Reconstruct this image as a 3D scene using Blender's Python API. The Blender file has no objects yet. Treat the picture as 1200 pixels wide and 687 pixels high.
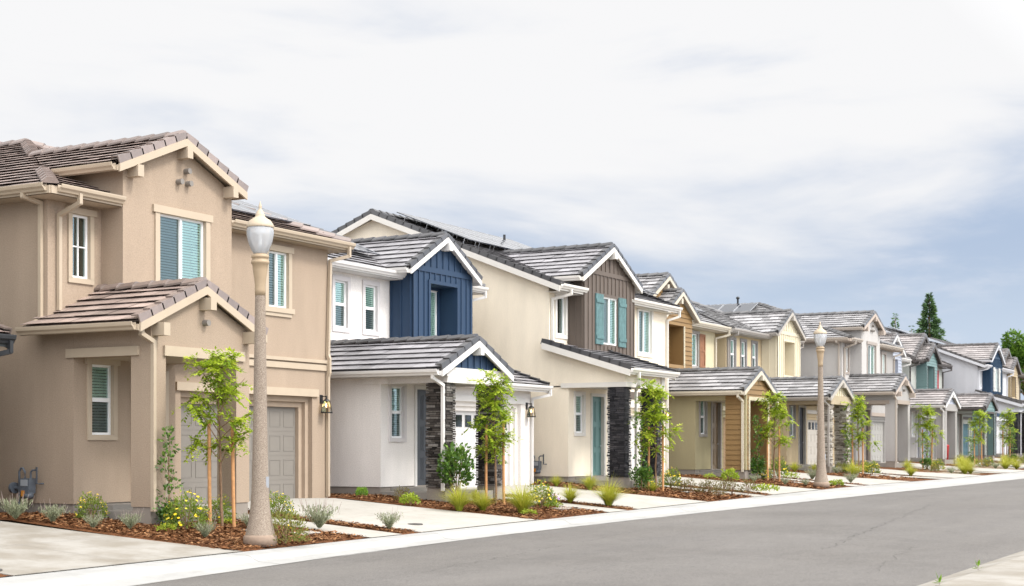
import bpy, math, random
from mathutils import Vector as V
R = random.Random(7)
sc = bpy.context.scene
COL = sc.collection
PI = math.pi

# ------------------------------------------------------------------ terrain
XO, YO, PITCH = 21.24, 21.70, 10.6           # first house corner, house line, lot pitch
YK = 16.35                                   # back of the kerb
def g(x): return .0075 * (min(max(x, 12), 170) - 12)
def yk(x):                                   # kerb back edge bends away far down the street
    return interp(x, [(-60, YK), (54, YK), (61, 15.95), (68, 15.3), (76, 15.0), (90, 14.8), (130, 13.4), (400, 4)])
def ya(x):                                   # asphalt edge, far side
    return interp(x, [(-60, 14.0), (5, 14.4), (15.6, 14.85), (21.5, 15.35), (27, 15.5), (34, 15.35), (42, 14.95), (50, 14.5), (60, 13.95), (73, 13.3), (90, 12.4), (130, 10.6), (400, 0)])
def yn(x):                                   # asphalt edge, near side
    return interp(x, [(-60, 5.3), (14, 5.25), (20, 5.15), (27, 5.05), (40, 4.7), (60, 3.9), (90, 2.4), (130, .6), (400, -10)])
def interp(x, t):
    if x <= t[0][0]: return t[0][1]
    for (a, b), (c, d) in zip(t, t[1:]):
        if x <= c:
            f = (x - a) / (c - a)
            return b + (d - b) * f
    return t[-1][1]
def zrel(y):
    if y > 21.7: return -.12
    if y > YK: return -.55 + .43 * (y - YK) / 5.35
    return -.55
def zg(x, y): return g(x) + zrel(y)

# ------------------------------------------------------------------ materials
MATS = {}
def nt(name):
    m = bpy.data.materials.new(name); m.use_nodes = True
    n = m.node_tree.nodes; l = m.node_tree.links
    return m, n, l, n['Principled BSDF']
def ramp(n, pts):
    r = n.new('ShaderNodeValToRGB'); e = r.color_ramp.elements
    while len(e) < len(pts): e.new(.5)
    for k, (p, c) in enumerate(pts):
        e[k].position = p; e[k].color = (*c, 1)
    return r
def noise(n, l, scale, detail=4, vec=None, rough=.55):
    t = n.new('ShaderNodeTexNoise'); t.inputs['Scale'].default_value = scale
    t.inputs['Detail'].default_value = detail; t.inputs['Roughness'].default_value = rough
    if vec is not None: l.new(vec, t.inputs['Vector'])
    return t
def sc3(c, k): return tuple(min(1, x * k) for x in c)
def plain(name, col, rough=.6, spec=.4, metal=0, var=.06, vs=3.0, bump=0, bs=40, coat=0):
    key = (name, col, rough)
    if key in MATS: return MATS[key]
    m, n, l, p = nt(name)
    tc = n.new('ShaderNodeTexCoord')
    p.inputs['Roughness'].default_value = rough; p.inputs['Metallic'].default_value = metal
    p.inputs['Specular IOR Level'].default_value = spec
    t = noise(n, l, vs, 6, tc.outputs['Object'])
    r = ramp(n, [(.3, sc3(col, 1 - var)), (.7, sc3(col, 1 + var))])
    l.new(t.outputs['Fac'], r.inputs['Fac']); l.new(r.outputs['Color'], p.inputs['Base Color'])
    if bump:
        b = n.new('ShaderNodeBump'); b.inputs['Strength'].default_value = bump; b.inputs['Distance'].default_value = .02
        t2 = noise(n, l, bs, 5, tc.outputs['Object'], .65)
        l.new(t2.outputs['Fac'], b.inputs['Height']); l.new(b.outputs['Normal'], p.inputs['Normal'])
    MATS[key] = m
    return m
def stucco(col):
    key = ('stucco', col)
    if key in MATS: return MATS[key]
    m, n, l, p = nt('stucco'); tc = n.new('ShaderNodeTexCoord')
    p.inputs['Roughness'].default_value = .9; p.inputs['Specular IOR Level'].default_value = .15
    mpn = n.new('ShaderNodeMapping'); mpn.inputs['Scale'].default_value = (1.6, 1.6, .45); l.new(tc.outputs['Object'], mpn.inputs['Vector'])
    a = noise(n, l, 1, 7, mpn.outputs[0], .62); b = noise(n, l, 42, 3, tc.outputs['Object'], .7)
    r1 = ramp(n, [(.28, sc3(col, .90)), (.72, sc3(col, 1.05))])
    r2 = ramp(n, [(.32, (.84, .84, .84)), (.62, (1.06, 1.06, 1.06))])
    mx = n.new('ShaderNodeMix'); mx.data_type = 'RGBA'; mx.blend_type = 'MULTIPLY'; mx.inputs['Factor'].default_value = 1
    l.new(a.outputs['Fac'], r1.inputs['Fac']); l.new(b.outputs['Fac'], r2.inputs['Fac'])
    l.new(r1.outputs['Color'], mx.inputs[6]); l.new(r2.outputs['Color'], mx.inputs[7]); l.new(mx.outputs[2], p.inputs['Base Color'])
    bp = n.new('ShaderNodeBump'); bp.inputs['Strength'].default_value = .45; bp.inputs['Distance'].default_value = .012
    l.new(b.outputs['Fac'], bp.inputs['Height']); l.new(bp.outputs['Normal'], p.inputs['Normal'])
    MATS[key] = m
    return m
def uvtone(name, cols, rough=.7, spec=.3, trans=0, bump=0, bs=30):
    """colour picked per piece by the tone value stored in its UV"""
    key = (name, tuple(cols))
    if key in MATS: return MATS[key]
    m, n, l, p = nt(name)
    u = n.new('ShaderNodeUVMap'); s = n.new('ShaderNodeSeparateXYZ'); l.new(u.outputs['UV'], s.inputs[0])
    r = ramp(n, [(k / (len(cols) - 1), c) for k, c in enumerate(cols)])
    l.new(s.outputs['X'], r.inputs['Fac']); l.new(r.outputs['Color'], p.inputs['Base Color'])
    p.inputs['Roughness'].default_value = rough; p.inputs['Specular IOR Level'].default_value = spec
    if bump:
        tc = n.new('ShaderNodeTexCoord'); t = noise(n, l, bs, 5, tc.outputs['Object'], .7)
        b = n.new('ShaderNodeBump'); b.inputs['Strength'].default_value = bump; b.inputs['Distance'].default_value = .02
        l.new(t.outputs['Fac'], b.inputs['Height']); l.new(b.outputs['Normal'], p.inputs['Normal'])
        mx = n.new('ShaderNodeMix'); mx.data_type = 'RGBA'; mx.blend_type = 'MULTIPLY'; mx.inputs['Factor'].default_value = 1
        r2 = ramp(n, [(.3, (.65, .65, .65)), (.7, (1.15, 1.15, 1.15))]); l.new(t.outputs['Fac'], r2.inputs['Fac'])
        l.new(r.outputs['Color'], mx.inputs[6]); l.new(r2.outputs['Color'], mx.inputs[7]); l.new(mx.outputs[2], p.inputs['Base Color'])
    if trans:
        tr = n.new('ShaderNodeBsdfTranslucent'); l.new(r.outputs['Color'], tr.inputs['Color'])
        mxs = n.new('ShaderNodeMixShader'); mxs.inputs[0].default_value = trans
        l.new(p.outputs[0], mxs.inputs[1]); l.new(tr.outputs[0], mxs.inputs[2])
        l.new(mxs.outputs[0], n['Material Output'].inputs['Surface'])
    MATS[key] = m
    return m
def tile_mat(col, vary=.36):
    key = ('tile', col)
    if key in MATS: return MATS[key]
    m, n, l, p = nt('roof_tile')
    u = n.new('ShaderNodeUVMap'); s = n.new('ShaderNodeSeparateXYZ'); l.new(u.outputs['UV'], s.inputs[0])
    tc = n.new('ShaderNodeTexCoord'); t = noise(n, l, 7, 6, tc.outputs['Object'], .65)
    r = ramp(n, [(0, sc3(col, 1 - vary)), (.5, col), (1, sc3(col, 1 + vary * 1.3))])
    r2 = ramp(n, [(.3, (.85, .85, .85)), (.7, (1.12, 1.12, 1.12))])
    mx = n.new('ShaderNodeMix'); mx.data_type = 'RGBA'; mx.blend_type = 'MULTIPLY'; mx.inputs['Factor'].default_value = 1
    l.new(s.outputs['X'], r.inputs['Fac']); l.new(t.outputs['Fac'], r2.inputs['Fac'])
    l.new(r.outputs['Color'], mx.inputs[6]); l.new(r2.outputs['Color'], mx.inputs[7]); l.new(mx.outputs[2], p.inputs['Base Color'])
    p.inputs['Roughness'].default_value = .36; p.inputs['Specular IOR Level'].default_value = .9
    b = n.new('ShaderNodeBump'); b.inputs['Strength'].default_value = .15; b.inputs['Distance'].default_value = .01
    t3 = noise(n, l, 60, 3, tc.outputs['Object'], .7)
    l.new(t3.outputs['Fac'], b.inputs['Height']); l.new(b.outputs['Normal'], p.inputs['Normal'])
    MATS[key] = m
    return m
def glass_mat(name, tint, refl=.16):
    if name in MATS: return MATS[name]
    m, n, l, p = nt(name)
    n.remove(p)
    t = n.new('ShaderNodeBsdfTransparent'); t.inputs['Color'].default_value = (*tint, 1)
    gl = n.new('ShaderNodeBsdfGlossy'); gl.inputs['Roughness'].default_value = .03; gl.inputs['Color'].default_value = (.85, 1, .95, 1)
    fr = n.new('ShaderNodeFresnel'); fr.inputs['IOR'].default_value = 1.55
    ad = n.new('ShaderNodeMath'); ad.operation = 'ADD'; ad.use_clamp = True; ad.inputs[1].default_value = refl - .04
    l.new(fr.outputs[0], ad.inputs[0])
    mx = n.new('ShaderNodeMixShader'); l.new(ad.outputs[0], mx.inputs[0]); l.new(t.outputs[0], mx.inputs[1]); l.new(gl.outputs[0], mx.inputs[2])
    l.new(mx.outputs[0], n['Material Output'].inputs['Surface'])
    MATS[name] = m
    return m
def ground_mat(name, cols, scales, rough=.9, spec=.2, bump=.3, bs=80, joints=None):
    m, n, l, p = nt(name); tc = n.new('ShaderNodeTexCoord'); ob = tc.outputs['Object']
    p.inputs['Roughness'].default_value = rough; p.inputs['Specular IOR Level'].default_value = spec
    base = None
    for k, (sca, lo, hi, cA, cB) in enumerate(scales):
        t = noise(n, l, sca, 6, ob, .62); r = ramp(n, [(lo, cA), (hi, cB)]); l.new(t.outputs['Fac'], r.inputs['Fac'])
        if base is None: base = r.outputs['Color']
        else:
            mx = n.new('ShaderNodeMix'); mx.data_type = 'RGBA'; mx.blend_type = 'MULTIPLY'; mx.inputs['Factor'].default_value = 1
            l.new(base, mx.inputs[6]); l.new(r.outputs['Color'], mx.inputs[7]); base = mx.outputs[2]
    l.new(base, p.inputs['Base Color'])
    b = n.new('ShaderNodeBump'); b.inputs['Strength'].default_value = bump; b.inputs['Distance'].default_value = .01
    t3 = noise(n, l, bs, 4, ob, .7); l.new(t3.outputs['Fac'], b.inputs['Height']); l.new(b.outputs['Normal'], p.inputs['Normal'])
    return m
ONE = (1, 1, 1)
M_ASPH = ground_mat('asphalt', 0, [(.25, .3, .7, (.118, .110, .102), (.150, .141, .132)), (22, .3, .7, (.80, .80, .80), (1.18, 1.18, 1.18)), (60, .3, .7, (.62, .62, .62), (1.36, 1.36, 1.36)), (150, .35, .65, (.6, .6, .6), (1.4, 1.39, 1.37)), (3, .35, .7, (.93, .93, .93), (1.05, 1.05, 1.05))], .85, .3, .5, 120)
def streaks(m, sc, lo, hi):
    n = m.node_tree.nodes; l = m.node_tree.links; p = n['Principled BSDF']; src = p.inputs['Base Color'].links[0].from_socket
    tc = n.new('ShaderNodeTexCoord'); mp = n.new('ShaderNodeMapping'); mp.inputs['Scale'].default_value = sc; l.new(tc.outputs['Object'], mp.inputs['Vector'])
    t = noise(n, l, 1, 6, mp.outputs[0], .6); r = ramp(n, [(.32, lo), (.68, hi)]); l.new(t.outputs['Fac'], r.inputs['Fac'])
    mx = n.new('ShaderNodeMix'); mx.data_type = 'RGBA'; mx.blend_type = 'MULTIPLY'; mx.inputs['Factor'].default_value = 1
    l.new(src, mx.inputs[6]); l.new(r.outputs['Color'], mx.inputs[7]); l.new(mx.outputs[2], p.inputs['Base Color'])
streaks(M_ASPH, (.08, .8, 1), (.92, .92, .93), (1.05, 1.045, 1.04))
M_CONC = ground_mat('concrete', 0, [(2.3, .28, .5, (.88, .87, .85), ONE), (.13, .3, .7, (.94, .94, .94), (1.04, 1.04, 1.04)), (.6, .3, .7, (.345, .325, .29), (.405, .385, .35)), (6, .35, .7, (.94, .94, .93), (1.03, 1.03, 1.03)), (90, .3, .7, (.93, .93, .93), (1.05, 1.05, 1.05))], .85, .25, .15, 90)
M_KERB = ground_mat('kerb_concrete', 0, [(3.1, .27, .45, (.86, .85, .83), ONE), (.4, .3, .7, (.93, .93, .925), (1.04, 1.04, 1.04)), (.8, .3, .7, (.31, .305, .293), (.36, .355, .343)), (7, .35, .7, (.95, .95, .95), (1.03, 1.03, 1.03)), (110, .3, .7, (.94, .94, .94), (1.04, 1.04, 1.04))], .85, .25, .15, 100)
M_WORN = ground_mat('stained_concrete', 0, [(1.1, .40, .62, (.235, .212, .178), (.315, .298, .27)), (.5, .3, .7, (.90, .89, .87), (1.05, 1.05, 1.05)), (90, .3, .7, (.93, .93, .93), (1.05, 1.05, 1.05))], .85, .25, .15, 90)
M_MULCH = ground_mat('bark_mulch', 0, [(26, .34, .66, (.040, .016, .007), (.185, .080, .034)), (2.2, .3, .7, (.8, .78, .76), (1.15, 1.12, 1.1))], .95, .1, 1.0, 40)
M_SOIL = ground_mat('soil', 0, [(3, .3, .7, (.20, .16, .11), (.30, .25, .18)), (40, .3, .7, (.8, .8, .8), (1.1, 1.1, 1.1))], .95, .1, .4, 30)
M_LINE = plain('joint_gap', (.22, .21, .19), .9, .1)
M_INT = plain('dark_interior', (.018, .02, .022), .9, .1)  # near-black colour stands in for the unlit rooms behind the panes
M_BLIND = plain('blind_slats', (.78, .80, .76), .6, .3)
M_VINYL = plain('white_vinyl', (.78, .78, .77), .4, .45, var=.02)
M_GLASS = glass_mat('window_glass', (.74, .91, .855), .20)
M_GLASS2 = glass_mat('screened_glass', (.40, .45, .46), .10)
M_CLEAR = glass_mat('lamp_glass', (.9, .82, .7), .05)
M_BLACK = plain('black_metal', (.014, .014, .015), .45, .5)
M_SOLAR = plain('solar_glass', (.02, .024, .034), .07, 1.0, var=.05)
M_ALU = plain('aluminium', (.62, .63, .65), .35, .5, .9)
M_FOUND = plain('foundation', (.24, .21, .18), .9, .2, bump=.2)
M_WOOD = plain('lodgepole_stake', (.46, .235, .10), .75, .3, var=.18, vs=9, bump=.2)
M_BARK = plain('sapling_bark', (.20, .125, .075), .85, .2, var=.25, vs=14, bump=.4)
def emis(name, col, s):
    m, n, l, p = nt(name); p.inputs['Emission Color'].default_value = (*col, 1); p.inputs['Emission Strength'].default_value = s
    p.inputs['Base Color'].default_value = (*col, 1)
    return m
M_BULB = emis('lit_bulb', (1, .70, .36), 3.5)
M_LEAF = uvtone('sapling_leaf', [(.09, .16, .012), (.25, .36, .024), (.42, .51, .045), (.60, .65, .09)], .5, .3, .42)
M_LEAF2 = uvtone('sapling_leaf_far', [(.05, .12, .014), (.11, .22, .02), (.19, .31, .035)], .5, .35, .35)
M_DARKLEAF = uvtone('glossy_leaf', [(.025, .07, .012), (.075, .16, .02), (.19, .31, .045)], .38, .5, .2)
M_YELLEAF = uvtone('daisy_foliage', [(.07, .12, .018), (.17, .24, .03), (.27, .33, .05)], .6, .3, .3)
M_FLOWER = uvtone('yellow_petal', [(.72, .50, .02), (.82, .60, .03), (.85, .68, .08)], .6, .2, .3)
M_PURP = uvtone('mixed_petal', [(.42, .25, .60), (.75, .55, .72), (.65, .12, .05)], .6, .2, .3)
M_GREY = uvtone('silver_foliage', [(.15, .17, .10), (.26, .28, .17), (.38, .40, .27)], .7, .2, .25)
M_GRASS = uvtone('grass_blade', [(.10, .16, .015), (.25, .30, .025), (.42, .42, .05), (.50, .46, .09)], .5, .35, .3)
M_LIME = uvtone('lime_foliage', [(.16, .24, .015), (.28, .36, .03), (.40, .46, .06)], .55, .3, .3)
M_BALL = uvtone('boxwood_foliage', [(.07, .15, .012), (.14, .27, .02), (.22, .36, .03)], .55, .3, .25)
M_OLIVE = uvtone('olive_foliage', [(.09, .10, .02), (.18, .19, .04), (.28, .28, .07)], .6, .25, .25)
M_BROWN = uvtone('bronze_foliage', [(.07, .05, .02), (.14, .11, .035), (.19, .19, .05)], .65, .25, .25)
M_CONIF = uvtone('conifer_foliage', [(.03, .065, .03), (.065, .125, .05), (.12, .20, .07)], .65, .25, .1)
M_CROWN = uvtone('broadleaf_foliage', [(.02, .055, .008), (.05, .115, .012), (.10, .195, .02), (.16, .27, .03)], .55, .3, .3)
M_CHIP = uvtone('bark_chip', [(.045, .018, .008), (.13, .054, .021), (.235, .105, .042), (.34, .19, .095)], .9, .15)

# ------------------------------------------------------------------ mesh builder
class MB:
    def __init__(s, each=False): s.v = []; s.f = []; s.u = []; s.sm = []; s.cuts = []; s.each = each; s.hold = 0
    def cut(s):
        if not s.hold and (not s.cuts or s.cuts[-1] != len(s.f)): s.cuts.append(len(s.f))
    def face(s, pts, uv=(0.5, 0.5), smooth=False):
        b = len(s.v); s.v += [tuple(p) for p in pts]; s.f.append(tuple(range(b, b + len(pts)))); s.u.append(uv); s.sm.append(smooth)
    def mesh(s, verts, faces, uv=(.5, .5), smooth=False):
        b = len(s.v); s.v += [tuple(p) for p in verts]
        for f in faces: s.f.append(tuple(b + i for i in f)); s.u.append(uv); s.sm.append(smooth)
    def box(s, x0, x1, y0, y1, z0, z1, uv=(.5, .5)):
        if s.each: s.cut()
        s.mesh([(x0, y0, z0), (x1, y0, z0), (x1, y1, z0), (x0, y1, z0), (x0, y0, z1), (x1, y0, z1), (x1, y1, z1), (x0, y1, z1)],
               [(3, 2, 1, 0), (4, 5, 6, 7), (0, 1, 5, 4), (1, 2, 6, 5), (2, 3, 7, 6), (3, 0, 4, 7)], uv)
    def hexa(s, a, b, uv=(.5, .5)):           # two quads a (bottom ring) and b (top ring)
        s.mesh(list(a) + list(b), [(3, 2, 1, 0), (4, 5, 6, 7), (0, 1, 5, 4), (1, 2, 6, 5), (2, 3, 7, 6), (3, 0, 4, 7)], uv)
    def sweep(s, sec0, sec1, uv=(.5, .5), caps=True):   # prism between two matching sections
        n = len(sec0); fs = [(i, (i + 1) % n, n + (i + 1) % n, n + i) for i in range(n)]
        if caps: fs += [tuple(range(n - 1, -1, -1)), tuple(range(n, 2 * n))]
        s.mesh(list(sec0) + list(sec1), fs, uv)
    def tube(s, pts, rad, n=7, uv=(.5, .5), cap=True, rot=0, smooth=True):
        if s.each: s.cut()
        pts = [V(p) for p in pts]
        if not isinstance(rad, (list, tuple)): rad = [rad] * len(pts)
        vs = []; fs = []
        for k, p in enumerate(pts):
            t = (pts[min(k + 1, len(pts) - 1)] - pts[max(k - 1, 0)]).normalized()
            a = t.cross(V((0, 0, 1)))
            if a.length < .05: a = t.cross(V((0, 1, 0)))
            a.normalize(); b = t.cross(a)
            for j in range(n):
                w = rot + 2 * PI * j / n
                vs.append(p + (a * math.cos(w) + b * math.sin(w)) * rad[k])
        for k in range(len(pts) - 1):
            for j in range(n):
                fs.append((k * n + j, k * n + (j + 1) % n, (k + 1) * n + (j + 1) % n, (k + 1) * n + j))
        s.mesh(vs, fs, uv, smooth)
        if cap:
            s.face(vs[:n][::-1], uv); s.face(vs[-n:], uv)
    def lathe(s, prof, c=(0, 0, 0), n=24, uv=(.5, .5), smooth=True):
        vs = []; fs = []
        for r, z in prof:
            for j in range(n):
                w = 2 * PI * j / n; vs.append((c[0] + r * math.cos(w), c[1] + r * math.sin(w), c[2] + z))
        for k in range(len(prof) - 1):
            for j in range(n):
                fs.append((k * n + j, k * n + (j + 1) % n, (k + 1) * n + (j + 1) % n, (k + 1) * n + j))
        s.mesh(vs, fs, uv, smooth)
    def pieces(s):
        c = sorted(set([0] + s.cuts)); c = [a for a in c if a < len(s.f)] + [len(s.f)]; out = []
        for a, b in zip(c, c[1:]):
            m = MB(); idx = {}
            for f, u, q in zip(s.f[a:b], s.u[a:b], s.sm[a:b]):
                nf = []
                for i in f:
                    if i not in idx: idx[i] = len(m.v); m.v.append(s.v[i])
                    nf.append(idx[i])
                m.f.append(tuple(nf)); m.u.append(u); m.sm.append(q)
            out.append(m)
        return out
    def build(s, name, mat, parent=None, kind=None, extra=None):
        nf = len(s.f)
        if extra and extra[0].f:
            b = len(s.v); e = extra[0]; s.v += e.v; s.f += [tuple(b + i for i in f) for f in e.f]; s.u += e.u; s.sm += e.sm
        me = bpy.data.meshes.new(name); me.from_pydata(s.v, [], s.f); me.materials.append(mat)
        ul = me.uv_layers.new(name='UVMap'); i = 0; data = []
        for f, u in zip(s.f, s.u):
            for _ in f: data += [u[0], u[1]]
        ul.data.foreach_set('uv', data)
        me.polygons.foreach_set('use_smooth', s.sm)
        if extra and extra[0].f: me.materials.append(extra[1]); me.polygons.foreach_set('material_index', [0] * nf + [1] * (len(s.f) - nf))
        me.update()
        o = bpy.data.objects.new(name, me); COL.objects.link(o)
        if parent: o.parent = parent
        if kind: o['kind'] = kind
        return o
def tag(o, label, cat, group=None):
    o['label'] = label; o['category'] = cat
    if group: o['group'] = group
    return o
def empty(name, loc):
    o = bpy.data.objects.new(name, None); o.location = loc; o.empty_display_size = .3; COL.objects.link(o); return o
def rnd(a=0, b=1): return R.uniform(a, b)
def ruv(): return (R.random(), R.random())

# ------------------------------------------------------------------ polygon helpers
def clip(poly, i, c, keep_gt):
    out = []
    for k in range(len(poly)):
        a, b = poly[k], poly[(k + 1) % len(poly)]
        da = a[i] - c; db = b[i] - c
        if not keep_gt: da, db = -da, -db
        if da >= -1e-9: out.append(a)
        if (da > 1e-9 and db < -1e-9) or (da < -1e-9 and db > 1e-9):
            t = da / (da - db); out.append((a[0] + (b[0] - a[0]) * t, a[1] + (b[1] - a[1]) * t))
    return out
def area(p): return abs(sum(p[k][0] * p[(k + 1) % len(p)][1] - p[(k + 1) % len(p)][0] * p[k][1] for k in range(len(p)))) / 2
def cells(poly, holes):
    xs = sorted({h[0] for h in holes} | {h[1] for h in holes}); zs = sorted({h[2] for h in holes} | {h[3] for h in holes})
    xs = [-1e3] + xs + [1e3]; zs = [-1e3] + zs + [1e3]
    out = []
    for xa, xb in zip(xs, xs[1:]):
        for za, zb in zip(zs, zs[1:]):
            cx, cz = (xa + xb) / 2, (za + zb) / 2
            if any(h[0] < cx < h[1] and h[2] < cz < h[3] for h in holes): continue
            p = clip(poly, 0, xa, True)
            for i, c, k in ((0, xb, False), (1, za, True), (1, zb, False)):
                if len(p) >= 3: p = clip(p, i, c, k)
            if len(p) >= 3 and area(p) > 1e-5: out.append(p)
    return out
def front(mb, Y, poly, holes=(), depth=.13):          # wall facing the street (-y)
    for p in cells(poly, holes): mb.face([(x, Y, z) for x, z in p])
    for x0, x1, z0, z1 in holes:
        D = Y + depth
        mb.face([(x0, Y, z0), (x0, D, z0), (x0, D, z1), (x0, Y, z1)]); mb.face([(x1, Y, z0), (x1, Y, z1), (x1, D, z1), (x1, D, z0)])
        mb.face([(x0, Y, z1), (x0, D, z1), (x1, D, z1), (x1, Y, z1)]); mb.face([(x0, Y, z0), (x1, Y, z0), (x1, D, z0), (x0, D, z0)])
def side(mb, X, poly, holes=()):                      # wall facing -x or +x, poly in (y, z)
    for p in cells(poly, holes): mb.face([(X, y, z) for y, z in p])
def rect(a, b, c, d): return [(a, c), (b, c), (b, d), (a, d)]
def lap_front(mb, Y, poly, holes=(), e=.19, proud=.034):
    z0 = min(p[1] for p in poly); z1 = max(p[1] for p in poly); k = 0
    while z0 + k * e < z1:
        za, zb = z0 + k * e, z0 + (k + 1) * e; k += 1
        p = clip(clip(poly, 1, za, True), 1, zb, False)
        if len(p) < 3: continue
        for q in cells(p, holes):
            f = lambda z: Y - proud * (1 - (z - za) / e)
            mb.face([(x, f(z), z) for x, z in q])
            lo = [v for v in q if abs(v[1] - za) < 1e-4]
            if len(lo) >= 2:
                xa, xb = min(v[0] for v in lo), max(v[0] for v in lo)
                mb.face([(xa, Y, za), (xb, Y, za), (xb, Y - proud, za), (xa, Y - proud, za)])
def lap_side(mb, X, y0, y1, z0, z1, e=.19, proud=.034):
    k = 0
    while z0 + k * e < z1 - 1e-4:
        za, zb = z0 + k * e, min(z1, z0 + (k + 1) * e); k += 1
        mb.face([(X - proud, y0, za), (X - proud * (1 - (zb - za) / e), y0, zb), (X - proud * (1 - (zb - za) / e), y1, zb), (X - proud, y1, za)])
        mb.face([(X - proud, y0, za), (X - proud, y1, za), (X, y1, za), (X, y0, za)])
def battens_front(mb, Y, x0, x1, z0, topf, holes=(), step=.31, w=.045, t=.028, botf=None):
    n = max(1, round((x1 - x0) / step))
    for i in range(n + 1):
        x = x0 + w / 2 + (x1 - x0 - w) * i / n
        segs = [(z0 if botf is None else botf(x), topf(x))]
        for h in holes:
            if h[0] - .08 < x < h[1] + .08:
                ns = []
                for a, b in segs:
                    if a < h[2]: ns.append((a, min(b, h[2])))
                    if b > h[3]: ns.append((max(a, h[3]), b))
                segs = ns
        for a, b in segs:
            if b - a > .05: mb.box(x - w / 2, x + w / 2, Y - t, Y - .001, a, b)
def battens_side(mb, X, y0, y1, z0, z1, step=.31, w=.045, t=.028):
    n = max(1, round((y1 - y0) / step))
    for i in range(n + 1):
        y = y0 + w / 2 + (y1 - y0 - w) * i / n; mb.box(X - t, X - .001, y - w / 2, y + w / 2, z0, z1)

# ------------------------------------------------------------------ roof pieces
CE, TW = .345, .43
def roof_plane(mb, poly, shift=0):
    P = [V(p) for p in poly]
    n = V((0, 0, 0))
    for k in range(len(P)): n += (P[k] - P[0]).cross(P[(k + 1) % len(P)] - P[0])
    n.normalize()
    if n.z < 0: n = -n
    a = V((0, 0, 1)).cross(n); a.normalize(); s = n.cross(a)
    o = P[0]
    q = [((p - o).dot(a), (p - o).dot(s)) for p in P]
    mb.cut(); s0 = min(b for _, b in q) - shift; s1 = max(b for _, b in q); k = 0
    def W(aa, ss, h): return o + a * aa + s * ss + n * h
    mb.face([W(x, y, .012) for x, y in q], (0, 0))
    while s0 + k * CE < s1 - .01:
        lo = s0 + k * CE; hi = lo + CE; off = (k % 2) * .5 * TW
        c = clip(clip(q, 1, lo, True), 1, hi + .075, False)
        if len(c) >= 3:
            amin = min(v[0] for v in c); amax = max(v[0] for v in c)
            i = math.floor((amin - off) / TW)
            while i * TW + off < amax:
                t0 = i * TW + off; i += 1
                t = clip(clip(c, 0, t0, True), 0, t0 + TW - .006, False)
                if len(t) < 3 or area(t) < 1e-4: continue
                j = rnd(-.005, .006); tone = (min(1, max(0, R.gauss(.5, .22))), R.random())
                H = lambda ss: .074 + j - .040 * (ss - lo) / CE
                mb.face([W(x, y, H(y)) for x, y in t], tone)
                b = [v for v in t if abs(v[1] - lo) < 1e-5]
                if len(b) >= 2:
                    xa = min(v[0] for v in b); xb = max(v[0] for v in b); h = H(lo)
                    mb.face([W(xa, lo, h), W(xb, lo, h), W(xb, lo, h - .008), W(xa, lo, h - .008)], tone)
                    mb.face([W(xa, lo, h - .008), W(xb, lo, h - .008), W(xb, lo + .2, h - .036), W(xa, lo + .2, h - .036)], tone)
        k += 1
def rake_tiles(mb, p0, p1, out):
    p0, p1, out = V(p0), V(p1), V(out).normalized()
    d = (p1 - p0); L = d.length; d.normalize(); n = out.cross(d)
    if n.z < 0: n = -n
    mb.cut(); m = max(1, round(L / .36)); st = L / m
    for k in range(m):
        sec = []
        for t, up in ((k * st, .145), ((k + 1) * st + .035, .112)):
            q = p0 + d * min(t, L + .02)
            sec.append([q + out * .035 + n * -.075, q + out * .035 + n * up, q - out * .15 + n * up, q - out * .15 + n * (up - .03), q + out * .005 + n * (up - .03), q + out * .005 + n * -.075])
        mb.sweep(sec[0], sec[1], (min(1, max(0, R.gauss(.5, .2))), 0))
def ridge_tiles(mb, p0, p1, drop=.085):
    p0, p1 = V(p0), V(p1); d = p1 - p0; L = d.length; d.normalize()
    o = d.cross(V((0, 0, 1))); o.normalize(); n = o.cross(d)
    if n.z < 0: n = -n
    mb.cut(); m = max(1, round(L / .42)); st = L / m
    for k in range(m):
        sec = []
        for t, up in ((k * st, .165), ((k + 1) * st + .03, .13)):
            q = p0 + d * min(t, L)
            sec.append([q + o * .16 + n * (up - drop), q + o * .06 + n * up, q - o * .06 + n * up, q - o * .16 + n * (up - drop), q - o * .16 + n * (up - drop - .04), q + o * .16 + n * (up - drop - .04)])
        mb.sweep(sec[0], sec[1], (min(1, max(0, R.gauss(.5, .2))), 0))
def board(mb, p0, p1, out, t=.045, h=.2, drop=0):
    mb.cut()
    p0, p1, out = V(p0), V(p1), V(out).normalized(); z = V((0, 0, 1))
    a = [p0 - z * (h + drop), p1 - z * (h + drop), p1 - z * (h + drop) + out * t, p0 - z * (h + drop) + out * t]
    b = [p0 - z * drop, p1 - z * drop, p1 - z * drop + out * t, p0 - z * drop + out * t]
    mb.hexa(a, b)
def gutter(mb, p0, p1, out):
    mb.cut()
    p0, p1, out = V(p0), V(p1), V(out).normalized(); z = V((0, 0, 1))
    sec = [(0, .01), (0, -.125), (.055, -.125), (.075, -.085), (.115, -.05), (.125, .0), (.125, .022), (.105, .022), (.105, -.03), (.03, -.06), (.012, .01)]
    mb.sweep([p0 + out * a + z * b for a, b in sec], [p1 + out * a + z * b for a, b in sec])
def pipe(mb, pts, w=.042):
    mb.cut(); pts = [V(p) for p in pts]
    for i, (a, b) in enumerate(zip(pts, pts[1:])):
        d = (b - a).normalized(); mb.tube([a - d * .02, b + d * .02], w * (1.3 + .05 * (i % 2)), 4, rot=PI / 4, smooth=False)
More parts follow.
